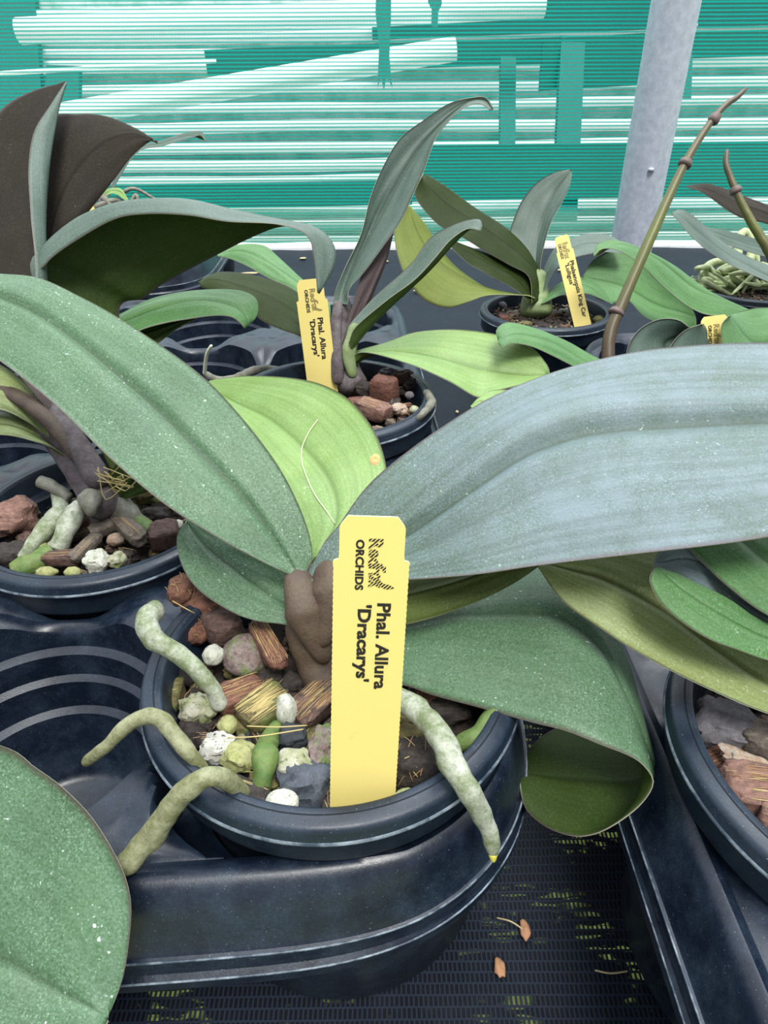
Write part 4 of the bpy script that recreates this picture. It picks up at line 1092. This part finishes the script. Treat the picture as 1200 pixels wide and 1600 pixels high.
leaf(oC, [(525, 560), (475, 526), (440, 512), (410, 497), (390, 472), (350, 455), (325, 448), (315, 440)], (41, 40.8, 40.6, 41),
     [(522, 540), (475, 495), (430, 465), (380, 445), (340, 434), (316, 438)], (41.4, 41.6, 41.4, 41.2),
     [(520, 500), (465, 453), (417, 433), (385, 425), (355, 422), (330, 427), (315, 438)], (42, 43, 43, 41.6),
     'slate', 'moss', groove=.04, face='und', label='dark green leaf reaching left with a red-brown tip')
leaf(oC, [(520, 500), (465, 452), (425, 433), (390, 413), (365, 402), (345, 397)], (42.6, 43.6, 45), [(520, 480), (470, 440), (420, 405), (380, 390), (345, 396)], (43, 44.2, 45.2),
     [(515, 470), (476, 434), (440, 400), (415, 381), (375, 380), (345, 395)], (43.6, 45.4, 45.6), 'pale', 'olive')
root(oC, [(500, 600, -1.0), (470, 590, -1.3), (435, 577, -1.3), (400, 577, -1.2), (372, 588, -1.3), (345, 592, -1.4), (322, 580, -1.3)], [.25, .26, .27, .3, .3, .3, .25], ROOT_B, label='grey root creeping left over the tray')
root(oC, [(322, 582, -1.1), (324, 562, -.1), (327, 548, .6), (334, 536, 1.2)], [.13, .13, .11, .10], simple('pale_root', (.75, .80, .60), .5), label='pale upright root tip', bump_=.05)
root(oC, [(668, 612, .0), (676, 630, .1), (662, 648, .2), (650, 662, -.4), (645, 668, -.6)], [.2, .24, .26, .24, .16], ROOT_B)

# ---- back centre orchid
oD = orchid(Vector((pot_D.x, pot_D.y, pot_D.z-1.2)), 'green orchid in the back centre pot with an upright grey leaf')
sheath(oD, [(842, 500, 61.5), (842, 475, 61.5), (843, 450, 61.5), (848, 425, 61.5)], [1.3, 1.5, 1.2, .7], STEM_G, .8, name='stem')
leaf(oD, [(835, 480), (831, 436), (799, 416), (751, 387), (722, 369), (687, 349), (654, 305), (668, 272)], (60, 60, 59.5, 60),
     [(848, 470), (838, 425), (799, 388), (751, 352), (705, 322), (664, 280)], (60.6, 61, 61, 60.4), [(858, 460), (853, 449), (845, 420), (827, 388), (799, 360), (751, 328), (703, 293), (672, 273)], (61, 62, 62, 61),
     'pale', 'moss', face='und', label='long green leaf rising to the left, underside towards the camera')
leaf(oD, [(830, 478), (815, 459), (767, 431), (735, 412), (706, 384), (700, 374)], (60, 59, 59), [(838, 470), (805, 438), (760, 412), (702, 376)], (60.4, 60, 59.4),
     [(848, 460), (831, 434), (783, 405), (735, 386), (703, 373)], (61, 60.6, 59.6), 'pale', 'moss', face='und')
leaf(oD, [(840, 470), (824, 464), (767, 464), (735, 474), (703, 482), (671, 472), (649, 450), (633, 423), (623, 385), (622, 353), (630, 333), (643, 320)], (60, 58.6, 57.6, 58),
     [(838, 466), (780, 458), (735, 440), (690, 410), (660, 370), (643, 321)], (60.4, 59.6, 58.8, 58.4), [(838, 462), (790, 458), (757, 452), (722, 426), (690, 385), (671, 353), (645, 321)], (60.8, 60.6, 60, 58.6),
     'lime', 'lime', face='und', label='broad yellow-green leaf drooping to the left')
leaf(oD, [(842, 450), (828, 410), (803, 372), (808, 345), (822, 315), (845, 288), (872, 273), (898, 268)], (61.6, 62, 61.6, 61), [(845, 450), (842, 410), (850, 360), (870, 310), (899, 269)], (61.6, 61.8, 61.6, 61),
     [(850, 450), (850, 410), (866, 352), (885, 318), (897, 290), (900, 270)], (61.2, 60.6, 60.6, 61), 'slate', 'purple', label='upright pointed grey-green leaf')
leaf(oD, [(846, 450), (858, 415), (876, 388), (915, 371), (950, 370), (972, 380), (984, 400)], (61.4, 62, 62, 61), [(850, 455), (868, 415), (895, 392), (935, 384), (984, 400)], (61, 61, 60.8),
     [(852, 462), (872, 425), (898, 408), (930, 400), (955, 398), (984, 402)], (60.6, 60, 60.2, 60.6), 'slate', 'olive')
leaf(oD, [(850, 470), (880, 445), (910, 437), (940, 450), (962, 478)], (61, 61.5, 60.5), [(850, 474), (880, 455), (915, 448), (962, 479)], (60.6, 60.4, 60.2), [(850, 478), (880, 465), (915, 462), (940, 470), (961, 480)], (60.2, 59.6, 59.8), 'pale', 'deep')

# ---- right-hand back orchid (behind the huge leaf)
oE = orchid(Vector((pot_E.x, pot_E.y, pot_E.z-1.5)), 'orchid behind the huge blue-grey leaf, sending up the tallest flower spike')
sheath(oE, [(1262, 600, 47), (1255, 560, 47), (1250, 530, 47)], [1.2, 1.0, .7], STEM_G, .8, name='stem')
leaf(oE, [(1250, 560), (1180, 560), (1080, 620), (1000, 605), (982, 560), (998, 524), (1030, 505), (1062, 505), (1082, 518)], (46, 43, 41, 41.5), [(1250, 555), (1160, 570), (1080, 570), (1040, 545), (1080, 520)], (46, 44, 42.5, 42.5),
     [(1250, 545), (1180, 540), (1120, 530), (1095, 520), (1083, 519)], (46.4, 45, 43.2), 'slate', 'purple', label='grey drooping leaf left of the half-hidden tag')
leaf(oE, [(1250, 600), (1180, 610), (1080, 610), (1048, 580), (1050, 548), (1072, 523), (1100, 512)], (44, 41.5, 40.5, 41.5), [(1260, 570), (1190, 560), (1120, 545), (1100, 513)], (45, 43.6, 42), [(1260, 545), (1200, 515), (1150, 508), (1101, 512)], (46.4, 45.6, 42.4),
     'slate', 'olive', label='bluish leaf beside the half-hidden tag')
leaf(oE, [(1260, 560), (1220, 600), (1170, 620), (1140, 580), (1130, 520), (1142, 500)], (44, 40.5, 40.5), [(1270, 540), (1230, 535), (1180, 540), (1143, 500)], (45, 42.5, 41.4), [(1280, 520), (1240, 492), (1200, 488), (1170, 491), (1145, 499)], (46, 45, 42.2),
     'pale', 'olive', label='pale green leaf at the right frame edge behind the tag')
leaf(oE, [(1150, 610), (1000, 610), (938, 600), (900, 577), (860, 556), (830, 543), (800, 539), (788, 547)], (46, 42, 40, 38.5), [(1150, 600), (1000, 600), (930, 575), (870, 540), (820, 526), (795, 528), (782, 538)], (46, 42.4, 40.6, 38.8),
     [(1150, 590), (1000, 585), (938, 564), (890, 537), (840, 516), (800, 506), (784, 511), (778, 522), (784, 540)], (46, 43, 41.4, 39), 'pale', 'olive', label='narrow pale leaf whose rolled tip rests on the neighbour')
leaf(oE, [(850, 700), (790, 680), (750, 650), (738, 640)], (38, 36.5, 36.6), [(850, 680), (790, 650), (755, 630), (738, 638)], (38.4, 37, 36.8), [(860, 660), (820, 618), (790, 611), (762, 616), (738, 637)], (39, 37.8, 37), 'lime', 'lime', label='withered tan leaf tip')
def spike(plant, pts, rad, nodes, label, d):
    mb = MB(); q = [P(x, y, d) for x, y in pts]; tube(mb, q, rad, 70, 14, 0, bump=.06)
    o = mb.build('flower_spike', [SPK], plant); o['label'] = label
    for (x, y), (x2, y2), r in nodes:
        a, b = P(x, y, d), P(x2, y2, d); mb = MB(); tube(mb, [a, a.lerp(b, .5), b], [r*.9, r*1.08, r*.8], 14, 14, 0)
        k = mb.build('node', [SPN], plant); k.parent = o
def spike_mat():
    m, nt, b = new_mat('flower_spike_olive'); v = coords(nt, 100)
    sx = N(nt, 'ShaderNodeSeparateXYZ'); u = N(nt, 'ShaderNodeTexCoord'); nt.links.new(u.outputs['UV'], sx.inputs[0])
    base = ramp(nt, sx.outputs[1], [(0, (.06, .038, .03)), (.22, (.075, .055, .026)), (.5, (.11, .13, .02)), (.75, (.10, .09, .035)), (1, (.08, .055, .04))])
    f = noise_n(nt, v, 3, 5, .7); base = mix(nt, ramp(nt, f, [(.45, 0.0), (.75, .5)]), base, (.10, .07, .05))
    nt.links.new(base, b.inputs['Base Color']); b.inputs['Roughness'].default_value = .45; return m
SPK = spike_mat(); SPN = simple('spike_node', (.13, .085, .075), .6, n=(4, (.12, .09, .08), .4, .7))
spike(oE, [(958, 640), (953, 560), (958, 520), (975, 480), (1020, 380), (1072, 270), (1112, 205), (1140, 172), (1160, 158), (1175, 144)], [.44, .45, .46, .45, .43, .38, .33, .34, .34, .16],
      [((964, 498), (970, 486), .49), ((1074, 267), (1081, 254), .42), ((1118, 199), (1130, 184), .35)], 'tallest flower spike, brown below and olive above', 44)
oG2 = orchid(P(1240, 540, 58), 'orchid mostly outside the right frame edge with a short green flower spike')
oG2.location.z = -.04
spike(oG2, [(1240, 480), (1212, 410), (1180, 355), (1160, 315), (1148, 285), (1141, 262), (1143, 240)], [.48, .5, .48, .43, .37, .33, .2],
      [((1158, 310), (1153, 298), .46)], 'short olive flower spike at the right edge', 55)
leaf(oG2, [(1240, 540), (1150, 505), (1098, 495), (1050, 462), (1008, 420), (970, 396), (945, 393), (933, 405)], (58, 56, 54, 53.6), [(1240, 520), (1150, 480), (1090, 455), (1030, 408), (975, 386), (934, 404)], (58.4, 57, 55, 54),
     [(1240, 505), (1150, 492), (1095, 449), (1050, 416), (999, 395), (966, 380), (939, 386), (932, 403)], (59, 58, 56, 54.4), 'pale', 'olive', label='green leaf arching left with a hooked tip')
leaf(oG2, [(1090, 520), (1020, 505), (984, 473), (960, 478), (930, 465), (915, 437)], (63, 60, 60, 61), [(1090, 500), (1030, 480), (975, 450), (916, 436)], (63, 62, 61.5), [(1080, 480), (1040, 440), (1008, 404), (985, 388), (958, 396), (930, 412), (915, 436)], (63, 63, 62.6, 61.6), 'pale', 'olive', label='broad pale leaf behind the olive flower spike')
leaf(oG2, [(1260, 470), (1200, 446), (1130, 411), (1090, 380), (1064, 350), (1055, 340)], (60, 58.6, 58), [(1260, 460), (1200, 436), (1140, 402), (1100, 372), (1070, 345), (1055, 339)], (60.6, 59.6, 58.6), [(1260, 440), (1200, 420), (1150, 395), (1110, 362), (1085, 340), (1068, 333), (1055, 338)], (61, 60.6, 59), 'slate', 'deep', label='narrow arching leaf at the right edge')
leaf(oG2, [(1260, 420), (1200, 408), (1150, 392), (1115, 375), (1095, 360)], (64, 62, 61), [(1260, 410), (1200, 396), (1150, 380), (1096, 359)], (64, 62.6, 61.4), [(1260, 400), (1200, 385), (1150, 370), (1096, 358)], (64.6, 63.4, 61.8), 'slate', 'deep')
leaf(oG2, [(1280, 420), (1220, 365), (1160, 345), (1115, 315), (1095, 303), (1078, 298)], (64, 62, 61), [(1280, 400), (1220, 350), (1160, 325), (1115, 304), (1079, 297)], (64, 62.6, 61.4), [(1280, 380), (1220, 335), (1160, 310), (1115, 294), (1079, 296)], (64.6, 63.4, 61.8), 'slate', 'dark', face='und', label='dark leaf behind the short flower spike')
# thin leaf bits in the far back
oG = orchid(Vector((pot_G.x, pot_G.y, pot_G.z-.8)), 'plant in the back right pot, a heap of tangled pale green roots')
rs = random.Random(11); RT = root_mat('tangled_root', (.36, .44, .20), (.52, .58, .34), (.22, .30, .10))
for k in range(34):
    cx, cy = rs.uniform(1085, 1215), rs.uniform(432, 466); p = P(cx, cy, 68)
    q = [p+Vector((rs.uniform(-2.2, 2.2), rs.uniform(-2, 2), rs.uniform(-.9, .9)))*t for t in (0, .6, 1.2, 1.7)]
    mb = MB(); tube(mb, q, [.26, .3, .24, .15], 16, 8, 0); mb.build('root', [RT], oG)
for pts in ([(1100, 455), (1108, 425), (1130, 415), (1150, 425)], [(1155, 440), (1160, 380), (1175, 372), (1190, 420)], [(1170, 440), (1180, 400), (1195, 385), (1215, 400)]):
    mb = MB(); tube(mb, [P(x, y, 69) for x, y in pts], [.45, .5, .45, .3], 24, 10, 0); mb.build('root', [RT], oG)

# ---- far left plant
oF = orchid(Vector((pot_F.x, pot_F.y, pot_F.z-1)), 'small distant orchid in the far left pot with one bright arching leaf')
sheath(oF, [(170, 335, 107), (168, 318, 107), (160, 298, 107)], [1.1, .9, .5], STEM_P, .8, name='stem')
leaf(oF, [(160, 300), (175, 290), (195, 290), (207, 308)], (107, 106, 105), [(162, 304), (178, 294), (194, 295), (205, 309)], (107, 105.6, 105), [(164, 308), (178, 298), (190, 300), (203, 310)], (106.6, 105.2, 105), 'lime', 'lime', label='bright green arching leaf')
leaf(oF, [(170, 300), (215, 232), (260, 215), (300, 203), (322, 203), (329, 216)], (108, 106, 104), [(170, 305), (216, 234), (262, 219), (302, 208), (328, 216)], (108, 105.6, 104), [(172, 310), (218, 237), (262, 224), (304, 212), (320, 208), (328, 217)], (107.6, 105, 103.6), 'slate', 'deep', label='thin dark leaf reaching right, tip bent down')
leaf(oF, [(150, 330), (130, 300), (90, 260), (60, 240)], (107, 106, 106), [(155, 325), (135, 290), (95, 250), (60, 238)], (107, 106, 106), [(160, 320), (145, 285), (100, 245), (60, 236)], (107.4, 106.6, 106), 'slate', 'deep')
for pts, r in (([(150, 320), (190, 308), (215, 325)], .5), ([(190, 300), (215, 290), (245, 305), (255, 312)], .32), ([(175, 325), (200, 318), (225, 322)], .45), ([(165, 300), (175, 312), (185, 325)], .6), ([(200, 330), (218, 300), (222, 318)], .4)):
    mb = MB(); tube(mb, [P(x, y, 106) for x, y in pts], [r, r, r*.6], 18, 8, 0); mb.build('root', [ROOT_B], oF)
# green bits below it, by the foot of the dark leaves
oF2 = orchid(P(75, 470, 60), 'small green plant glimpsed between the dark leaf bases at the left'); oF2.location.z = -.03
leaf(oF2, [(60, 440), (80, 395), (110, 372), (135, 378)], (60, 60, 59), [(62, 445), (85, 400), (112, 378), (135, 380)], (59.6, 59, 58.6), [(66, 450), (90, 410), (115, 390), (134, 382)], (59, 58.6, 58.6), 'lime', 'lime')
leaf(oF2, [(50, 440), (72, 380), (90, 366), (110, 372)], (62, 62, 61), [(55, 445), (75, 390), (92, 376), (110, 374)], (61.6, 61.6, 61), [(60, 450), (80, 398), (95, 384), (110, 376)], (61, 61, 61), 'lime', 'olive')

# ---- near left leaf
oH = orchid(Vector((-13.5, 5.2, -8)), 'orchid at the near left corner, only its broad rounded leaf showing')
leaf(oH, [(-420, 1380), (-300, 1180), (-150, 1125), (0, 1159), (50, 1192), (90, 1221), (131, 1262), (161, 1307), (187, 1360), (197, 1405), (195, 1450), (187, 1506), (176, 1545), (160, 1582)], (17.5, 18, 17.8, 17.2, 16.4, 15.6),
     [(-420, 1400), (-250, 1400), (-100, 1445), (0, 1491), (60, 1527), (120, 1560), (160, 1586)], (16.8, 16.6, 16.0, 15.5),
     [(-420, 1420), (-300, 1620), (-150, 1720), (0, 1740), (80, 1700), (130, 1650), (158, 1592)], (16.2, 15, 14.6, 15.2),
     'green', 'olive', groove=.12, label='broad rounded grey-green leaf at the lower left')
sheath(oH, [(-420, 1400, 16.8), (-470, 1440, 17.2), (-500, 1500, 18.5)], [.6, .9, 1.0], STEM, .7, name='stem')

# ---- right pot orchid
oR = orchid(Vector((pot_R.x+.4, pot_R.y+.3, -1.5)), 'orchid in the right-edge pot, olive leaves overlapping to the left')
sheath(oR, [(1400, 1190, 19.2), (1390, 1120, 18.8), (1380, 1070, 18.4)], [1.2, 1.1, .7], STEM, .8, name='stem')
leaf(oR, [(1390, 1150), (1300, 1152), (1200, 1124), (1105, 1083), (1042, 1052), (978, 1014), (931, 982), (886, 950), (861, 922), (839, 887)], (18.8, 18.2, 18.6, 19.6, 20.4),
     [(1390, 1120), (1300, 1110), (1198, 1072), (1120, 1020), (1040, 960), (950, 910), (890, 893), (841, 884)], (18.8, 18.8, 19.6, 20.4, 20.6),
     [(1390, 1080), (1280, 1000), (1200, 930), (1120, 870), (1040, 830), (950, 820), (880, 845), (842, 882)], (19.2, 20.4, 21.4, 21.8, 20.8),
     'olive', 'olive', groove=.18, label='lowest olive leaf with a purple margin', n=80)
leaf(oR, [(1390, 1080), (1280, 1060), (1200, 1040), (1152, 1023), (1105, 1004), (1057, 972), (1029, 944), (1014, 912), (1022, 893)], (18.4, 17.8, 17.8, 18.4),
     [(1390, 1060), (1290, 1030), (1200, 1005), (1120, 965), (1060, 925), (1023, 893)], (18.4, 18.0, 18.2, 18.6),
     [(1390, 1050), (1290, 1010), (1200, 982), (1137, 943), (1092, 920), (1057, 901), (1023, 892)], (18.5, 18.4, 18.6, 18.8), 'pale', 'olive', groove=.06, label='short pale leaf lying on the olive one')
leaf(oR, [(1390, 1040), (1290, 1020), (1200, 985), (1137, 945), (1092, 922), (1057, 903), (1020, 896)], (18.4, 18.6, 19.0, 19.2), [(1390, 1030), (1290, 1000), (1200, 960), (1130, 910), (1075, 880), (1020, 888)], (18.4, 18.9, 19.3, 19.4),
     [(1390, 1020), (1290, 960), (1200, 900), (1120, 860), (1070, 848), (1035, 860), (1020, 884)], (18.6, 19.4, 19.8, 19.5), 'grey', 'olive', groove=.04, label='grey wrinkled leaf between two green ones')
leaf(oR, [(1390, 1030), (1290, 1010), (1200, 970), (1137, 923), (1105, 894), (1073, 860), (1050, 825), (1060, 800)], (17.9, 17.8, 18.6, 20.2), [(1390, 1000), (1290, 950), (1200, 884), (1150, 845), (1100, 815), (1061, 800)], (18.2, 18.4, 19.4, 20.4),
     [(1400, 980), (1350, 900), (1280, 830), (1200, 800), (1120, 788), (1062, 798)], (18.8, 20.2, 20.8, 20.6), 'pale', 'olive', groove=.12, label='bright green upper leaf')

# ---------------------------------------------------------------- plant tags
def text_mesh(body, size, offset=0.0, spacing=1.0, sx=1.0, shear=0):
    cu = bpy.data.curves.new('txt', 'FONT'); cu.body = body; cu.size = size; cu.offset = offset; cu.space_character = spacing
    cu.shear = shear; cu.resolution_u = 3
    ob = bpy.data.objects.new('txt', cu); COL.objects.link(ob)
    me = bpy.data.meshes.new_from_object(ob.evaluated_get(bpy.context.evaluated_depsgraph_get()))
    vs = [(v.co.x*sx, v.co.y) for v in me.vertices]; fs = [tuple(p.vertices) for p in me.polygons]
    bpy.data.objects.remove(ob); bpy.data.curves.remove(cu); bpy.data.meshes.remove(me)
    return vs, fs
def plant_tag(bl, br, tl, tr, w_, length, lines, label, below=1.5, logo=True, cut=1.0, thick=.05):
    """bl, br, tl, tr: seen corners with depth (tl, tr at the shoulders); w_ width; lines: (text, u0, v0, length, height, bold)"""
    b0 = (P(*bl)+P(*br))/2; t0 = (P(*tl)+P(*tr))/2
    up = (t0-b0).normalized(); rt = ((P(*br)-P(*bl))+(P(*tr)-P(*tl))); rt = (rt-up*rt.dot(up)).normalized()
    nn = rt.cross(up).normalized(); Hs = (t0-b0).length
    if nn.dot(Vector((0, 0, CAM_Z))-b0) < 0: nn = -nn
    root_ = empty('plant_tag', b0-up*below, label, 'plant tag', 'yellow plastic plant tags')
    def W(u, v, h): return b0+rt*u+up*v+nn*h
    half = w_/2; out_ = []
    # outline: left side up, head, right side down
    out_.append((-half*.55, -below)); out_.append((-half*.97, -below+.5))
    v = -below+.55; s = 0
    while v < Hs-.06: out_.append((-half*.975-(.014 if s else 0), v)); v += .075; s ^= 1
    out_ += [(-half*1.0, Hs-.02), (-half*.97, Hs+.03), (-half*.86, Hs+.06), (-half*.84, Hs+.2)]
    out_ += [(-half*.84, length-.28), (-half*.80, length-.2), (-half*.66, length-.03), (-half*.62, length), (half*.62, length), (half*.66, length-.03), (half*.80, length-.2), (half*.84, length-.28)]
    out_ += [(half*.84, Hs+.2), (half*.86, Hs+.06), (half*.97, Hs+.03), (half*1.0, Hs-.02)]
    v = Hs-.09; s = 0
    while v > -below+.55: out_.append((half*.975+(.014 if s else 0), v)); v -= .075; s ^= 1
    out_ += [(half*.97, -below+.5), (half*.55, -below)]
    n = len(out_); mb = MB()
    mb.add([W(u, v, 0) for u, v in out_]+[W(u, v, -thick) for u, v in out_],
           [tuple(range(n))[::-1], tuple(range(n, 2*n))]+[(i, (i+1) % n, n+(i+1) % n, n+i) for i in range(n)], [0, 0]+[1]*n)
    mb.build('tag_body', [TAGM, TAG_EDGE], root_, smooth=False)
    for body, u0, v0, L, h, bold, kind in lines:
        vs, fs = text_mesh(body, 1.0, bold, 1.02)
        x0, x1 = min(p[0] for p in vs), max(p[0] for p in vs); y0, y1 = 0, max(p[1] for p in vs)
        mb = MB(); q = []
        for x, y in vs:
            a = (x-x0)/(x1-x0)*L; b = y/y1*h
            if kind == 'hatch' and False: pass
            q.append(W(u0+b, v0-a, .012))
        mb.add(q, fs, 0, [(p[0], p[1]) for p in [(W_u, W_v) for W_u, W_v in [((x-x0)/(x1-x0)*L*.07, y/y1*h*.07) for x, y in vs]]])
        mb.build('lettering', [HATCH if kind == 'hatch' else INK], root_, smooth=False)
    return root_, W, Hs
def tail(root_, W, u0, v0, s):
    pts = []
    top = [(0, 0), (.10, .12), (.22, .20), (.38, .26), (.5, .40), (.62, .47), (.78, .50), (.98, .62)]
    bot = [(.98, .62), (.86, .66), (.70, .68), (.55, .64), (.42, .52), (.30, .40), (.14, .30), (0, .14)]
    a = catmull([Vector((x, y, 0)) for x, y in top], 14); b = catmull([Vector((x, y, 0)) for x, y in bot[::-1]], 14)
    mb = MB(); vs = []
    for p, q in zip(a, b): vs += [W(u0+p.x*s, v0-p.y*s, .013), W(u0+q.x*s, v0-q.y*s, .013)]
    mb.add(vs, grid_faces(14, 2), 0, [(c*s*.07, d_*s*.07) for p, q in zip(a, b) for c, d_ in ((p.x, p.y), (q.x, q.y))])
    mb.build('logo', [HATCH], root_, smooth=False)
def std_lines(k=1.0, H=6.9, v=None):
    # measured on the big tag, in cm from its centre line / base
    return None
# big tag in the front pot
BL, BR, TL, TR = (509, 1274, 18.1), (611, 1271, 18.1), (519, 880, 15.3), (640, 877, 15.3)
b0 = (P(*BL)+P(*BR))/2; t0 = (P(*TL)+P(*TR))/2; upv = (t0-b0).normalized()
rtv = ((P(*BR)-P(*BL))+(P(*TR)-P(*TL))); rtv = (rtv-upv*rtv.dot(upv)).normalized(); nnv = rtv.cross(upv)
def uv_on(x, y):                       # where a seen point lies on the big tag
    r = ray(x, y); c0 = Vector((0, 0, CAM_Z)); t = (b0-c0).dot(nnv)/r.dot(nnv); q = c0+r*t-b0
    return q.dot(rtv), q.dot(upv)
u_top, v_top = uv_on(583, 807)
W_TAG = ((P(*BR)-P(*BL)).length+(P(*TR)-P(*TL)).length)/2
def line_from(body, a, b, hpx, bold, kind='ink'):
    """text whose base line runs from seen point a to seen point b (downwards), letters hpx high"""
    ua, va = uv_on(*a); ub, vb = uv_on(*b); ue, _ = uv_on(a[0]+hpx, a[1])
    return (body, (ua+ub)/2, va, va-vb, ue-ua, bold, kind)
LN = [line_from('Phal. Allura', (588, 942), (582, 1076), 21, .03),
      line_from("'Dracarys'", (559, 944), (553, 1064), 21, .035),
      line_from('ORCHIDS', (557, 842), (553, 921), 13, .04),
      line_from('Red', (577, 841), (575, 884), 22, .03, 'hatch'),
      line_from('Fox', (578, 884), (573, 918), 26, .03, 'hatch')]
tg, Wf, Hs = plant_tag(BL, BR, TL, TR, W_TAG, v_top, LN, 'largest yellow tag, printed in black, standing in the front pot')
u_, v_ = uv_on(574, 912); tail(tg, Wf, u_, v_+.30, .62)
def scaled(k, W2, H2, L2):
    out_ = []
    for body, u, v, L, h, b, kd in LN:
        out_.append((body, u*W2/W_TAG, L2-(v_top-v)*k, L*k, h*W2/W_TAG, b, kd))
    return out_
# tag in the middle pot
c_bl, c_br, c_tl, c_tr = (485, 612, 41.0), (530, 615, 41.0), (466, 469, 39.2), (517, 469, 39.2)
w2 = ((P(*c_br)-P(*c_bl)).length+(P(*c_tr)-P(*c_tl)).length)/2
h2 = ((P(*c_bl)+P(*c_br))/2-(P(*c_tl)+P(*c_tr))/2).length; L2 = h2+1.2
tg2, W2f, _ = plant_tag(c_bl, c_br, c_tl, c_tr, w2, L2, scaled(1.0, w2, h2, L2), 'yellow tag in the middle pot, top overlapped by a hooked leaf tip')
tail(tg2, W2f, u_, L2-(v_top-v_)+.30, .62)
# leaning tag in the back centre pot
d_bl, d_br, d_tl, d_tr = (902, 520, 59.5), (929, 516, 59.5), (874, 398, 58.2), (901, 394, 58.2)
w3 = ((P(*d_br)-P(*d_bl)).length+(P(*d_tr)-P(*d_tl)).length)/2
h3 = ((P(*d_bl)+P(*d_br))/2-(P(*d_tl)+P(*d_tr))/2).length; L3 = h3+1.3
LN3 = [('Phalaenopsis King Car', .22*w3, L3-2.2, 4.6, .24*w3, .03, 'ink'), ("'Luligus'", -.16*w3, L3-2.3, 1.9, .24*w3, .03, 'ink'),
       ('ORCHIDS', -.30*w3, L3-.6, 1.25, .17*w3, .03, 'ink'), ('RedFox', -.08*w3, L3-.6, 1.35, .34*w3, .03, 'hatch')]
LN3[0] = ('Phalaenopsis King Car', -.02*w3+.14*w3, L3-2.2, 4.9, .24*w3, .03, 'ink')
plant_tag(d_bl, d_br, d_tl, d_tr, w3, L3, LN3, 'smallest readable yellow tag, leaning in the back centre pot', below=.8)
# half-hidden tag on the right
e_bl, e_br, e_tl, e_tr = (1098, 690, 43.6), (1146, 690, 43.6), (1095, 538, 42.4), (1146, 538, 42.4)
w4 = ((P(*e_br)-P(*e_bl)).length+(P(*e_tr)-P(*e_tl)).length)/2
h4 = ((P(*e_bl)+P(*e_br))/2-(P(*e_tl)+P(*e_tr))/2).length; L4 = h4+1.5
plant_tag(e_bl, e_br, e_tl, e_tr, w4, L4, scaled(1.0, w4, h4, L4), 'yellow tag half hidden behind the huge blue-grey leaf', below=.6)
f_bl, f_br, f_tl, f_tr = (134, 334, 106), (153, 334, 106), (134, 318, 105.5), (153, 318, 105.5)
plant_tag(f_bl, f_br, f_tl, f_tr, 2.0, 3.0, [], 'tiny yellow tag in the far left corner pot', below=.8)

# ---------------------------------------------------------------- litter on the bench
LIT = simple('dry_litter', (.42, .22, .12), .8); LIT2 = simple('dry_straw', (.50, .42, .24), .7)
def litter(x, y, sx, sy, label, mat=LIT, z=BENCH_Z+.25):
    mb = MB(); c = PZ(x, y, z); d = (c-Vector((0, 0, CAM_Z))).length; a, b = sx*d/F_PX/2, sy*d/F_PX/2*1.2; vs = []
    for i in range(9):
        ph = -math.pi/2+math.pi*i/8
        for k in range(14):
            th = 6.2832*k/14; q = Vector((math.cos(ph)*math.cos(th), math.cos(ph)*math.sin(th), math.sin(ph)))
            q *= 1+.5*noise.noise(q*1.5+c); vs.append(c+Vector((q.x*a, q.y*b, q.z*.12)))
    mb.add(vs, grid_faces(9, 14, 0, True)); tag(mb.build('dry_flake', [mat], origin=c), label, 'debris', 'dry flakes on the bench')
litter(772, 1514, 15, 20, 'brown dry flake on the bench mesh in front of the front tray')
litter(813, 1455, 14, 20, 'brown flake beside a thin twig near the tray corner')
for x, y, sx, sy in ((478, 402, 10, 8), (437, 412, 12, 4), (500, 395, 10, 5), (605, 408, 14, 5), (655, 455, 12, 6), (395, 424, 26, 5), (785, 437, 12, 5), (1032, 424, 7, 5), (880, 425, 8, 5), (716, 645, 5, 5)):
    litter(x, y, sx, sy, 'small pale flake lying on the far part of the bench', LIT2)
mb = MB(); tube(mb, [PZ(768, 1436, BENCH_Z+.3), PZ(790, 1442, BENCH_Z+.6), PZ(810, 1455, BENCH_Z+.3)], [.03], 14, 5, 0, cap=False)
tag(mb.build('twig', [LIT2], origin=PZ(768, 1436, BENCH_Z)), 'thin curved twig on the bench mesh by the tray corner', 'twig')
mb = MB(); tube(mb, [PZ(921, 1520, BENCH_Z+.3), PZ(945, 1525, BENCH_Z+.4), PZ(972, 1522, BENCH_Z+.3)], [.03], 14, 5, 0, cap=False)
tag(mb.build('twig', [LIT2], origin=PZ(921, 1520, BENCH_Z)), 'thin straw lying on the bench mesh left of the right tray', 'twig')
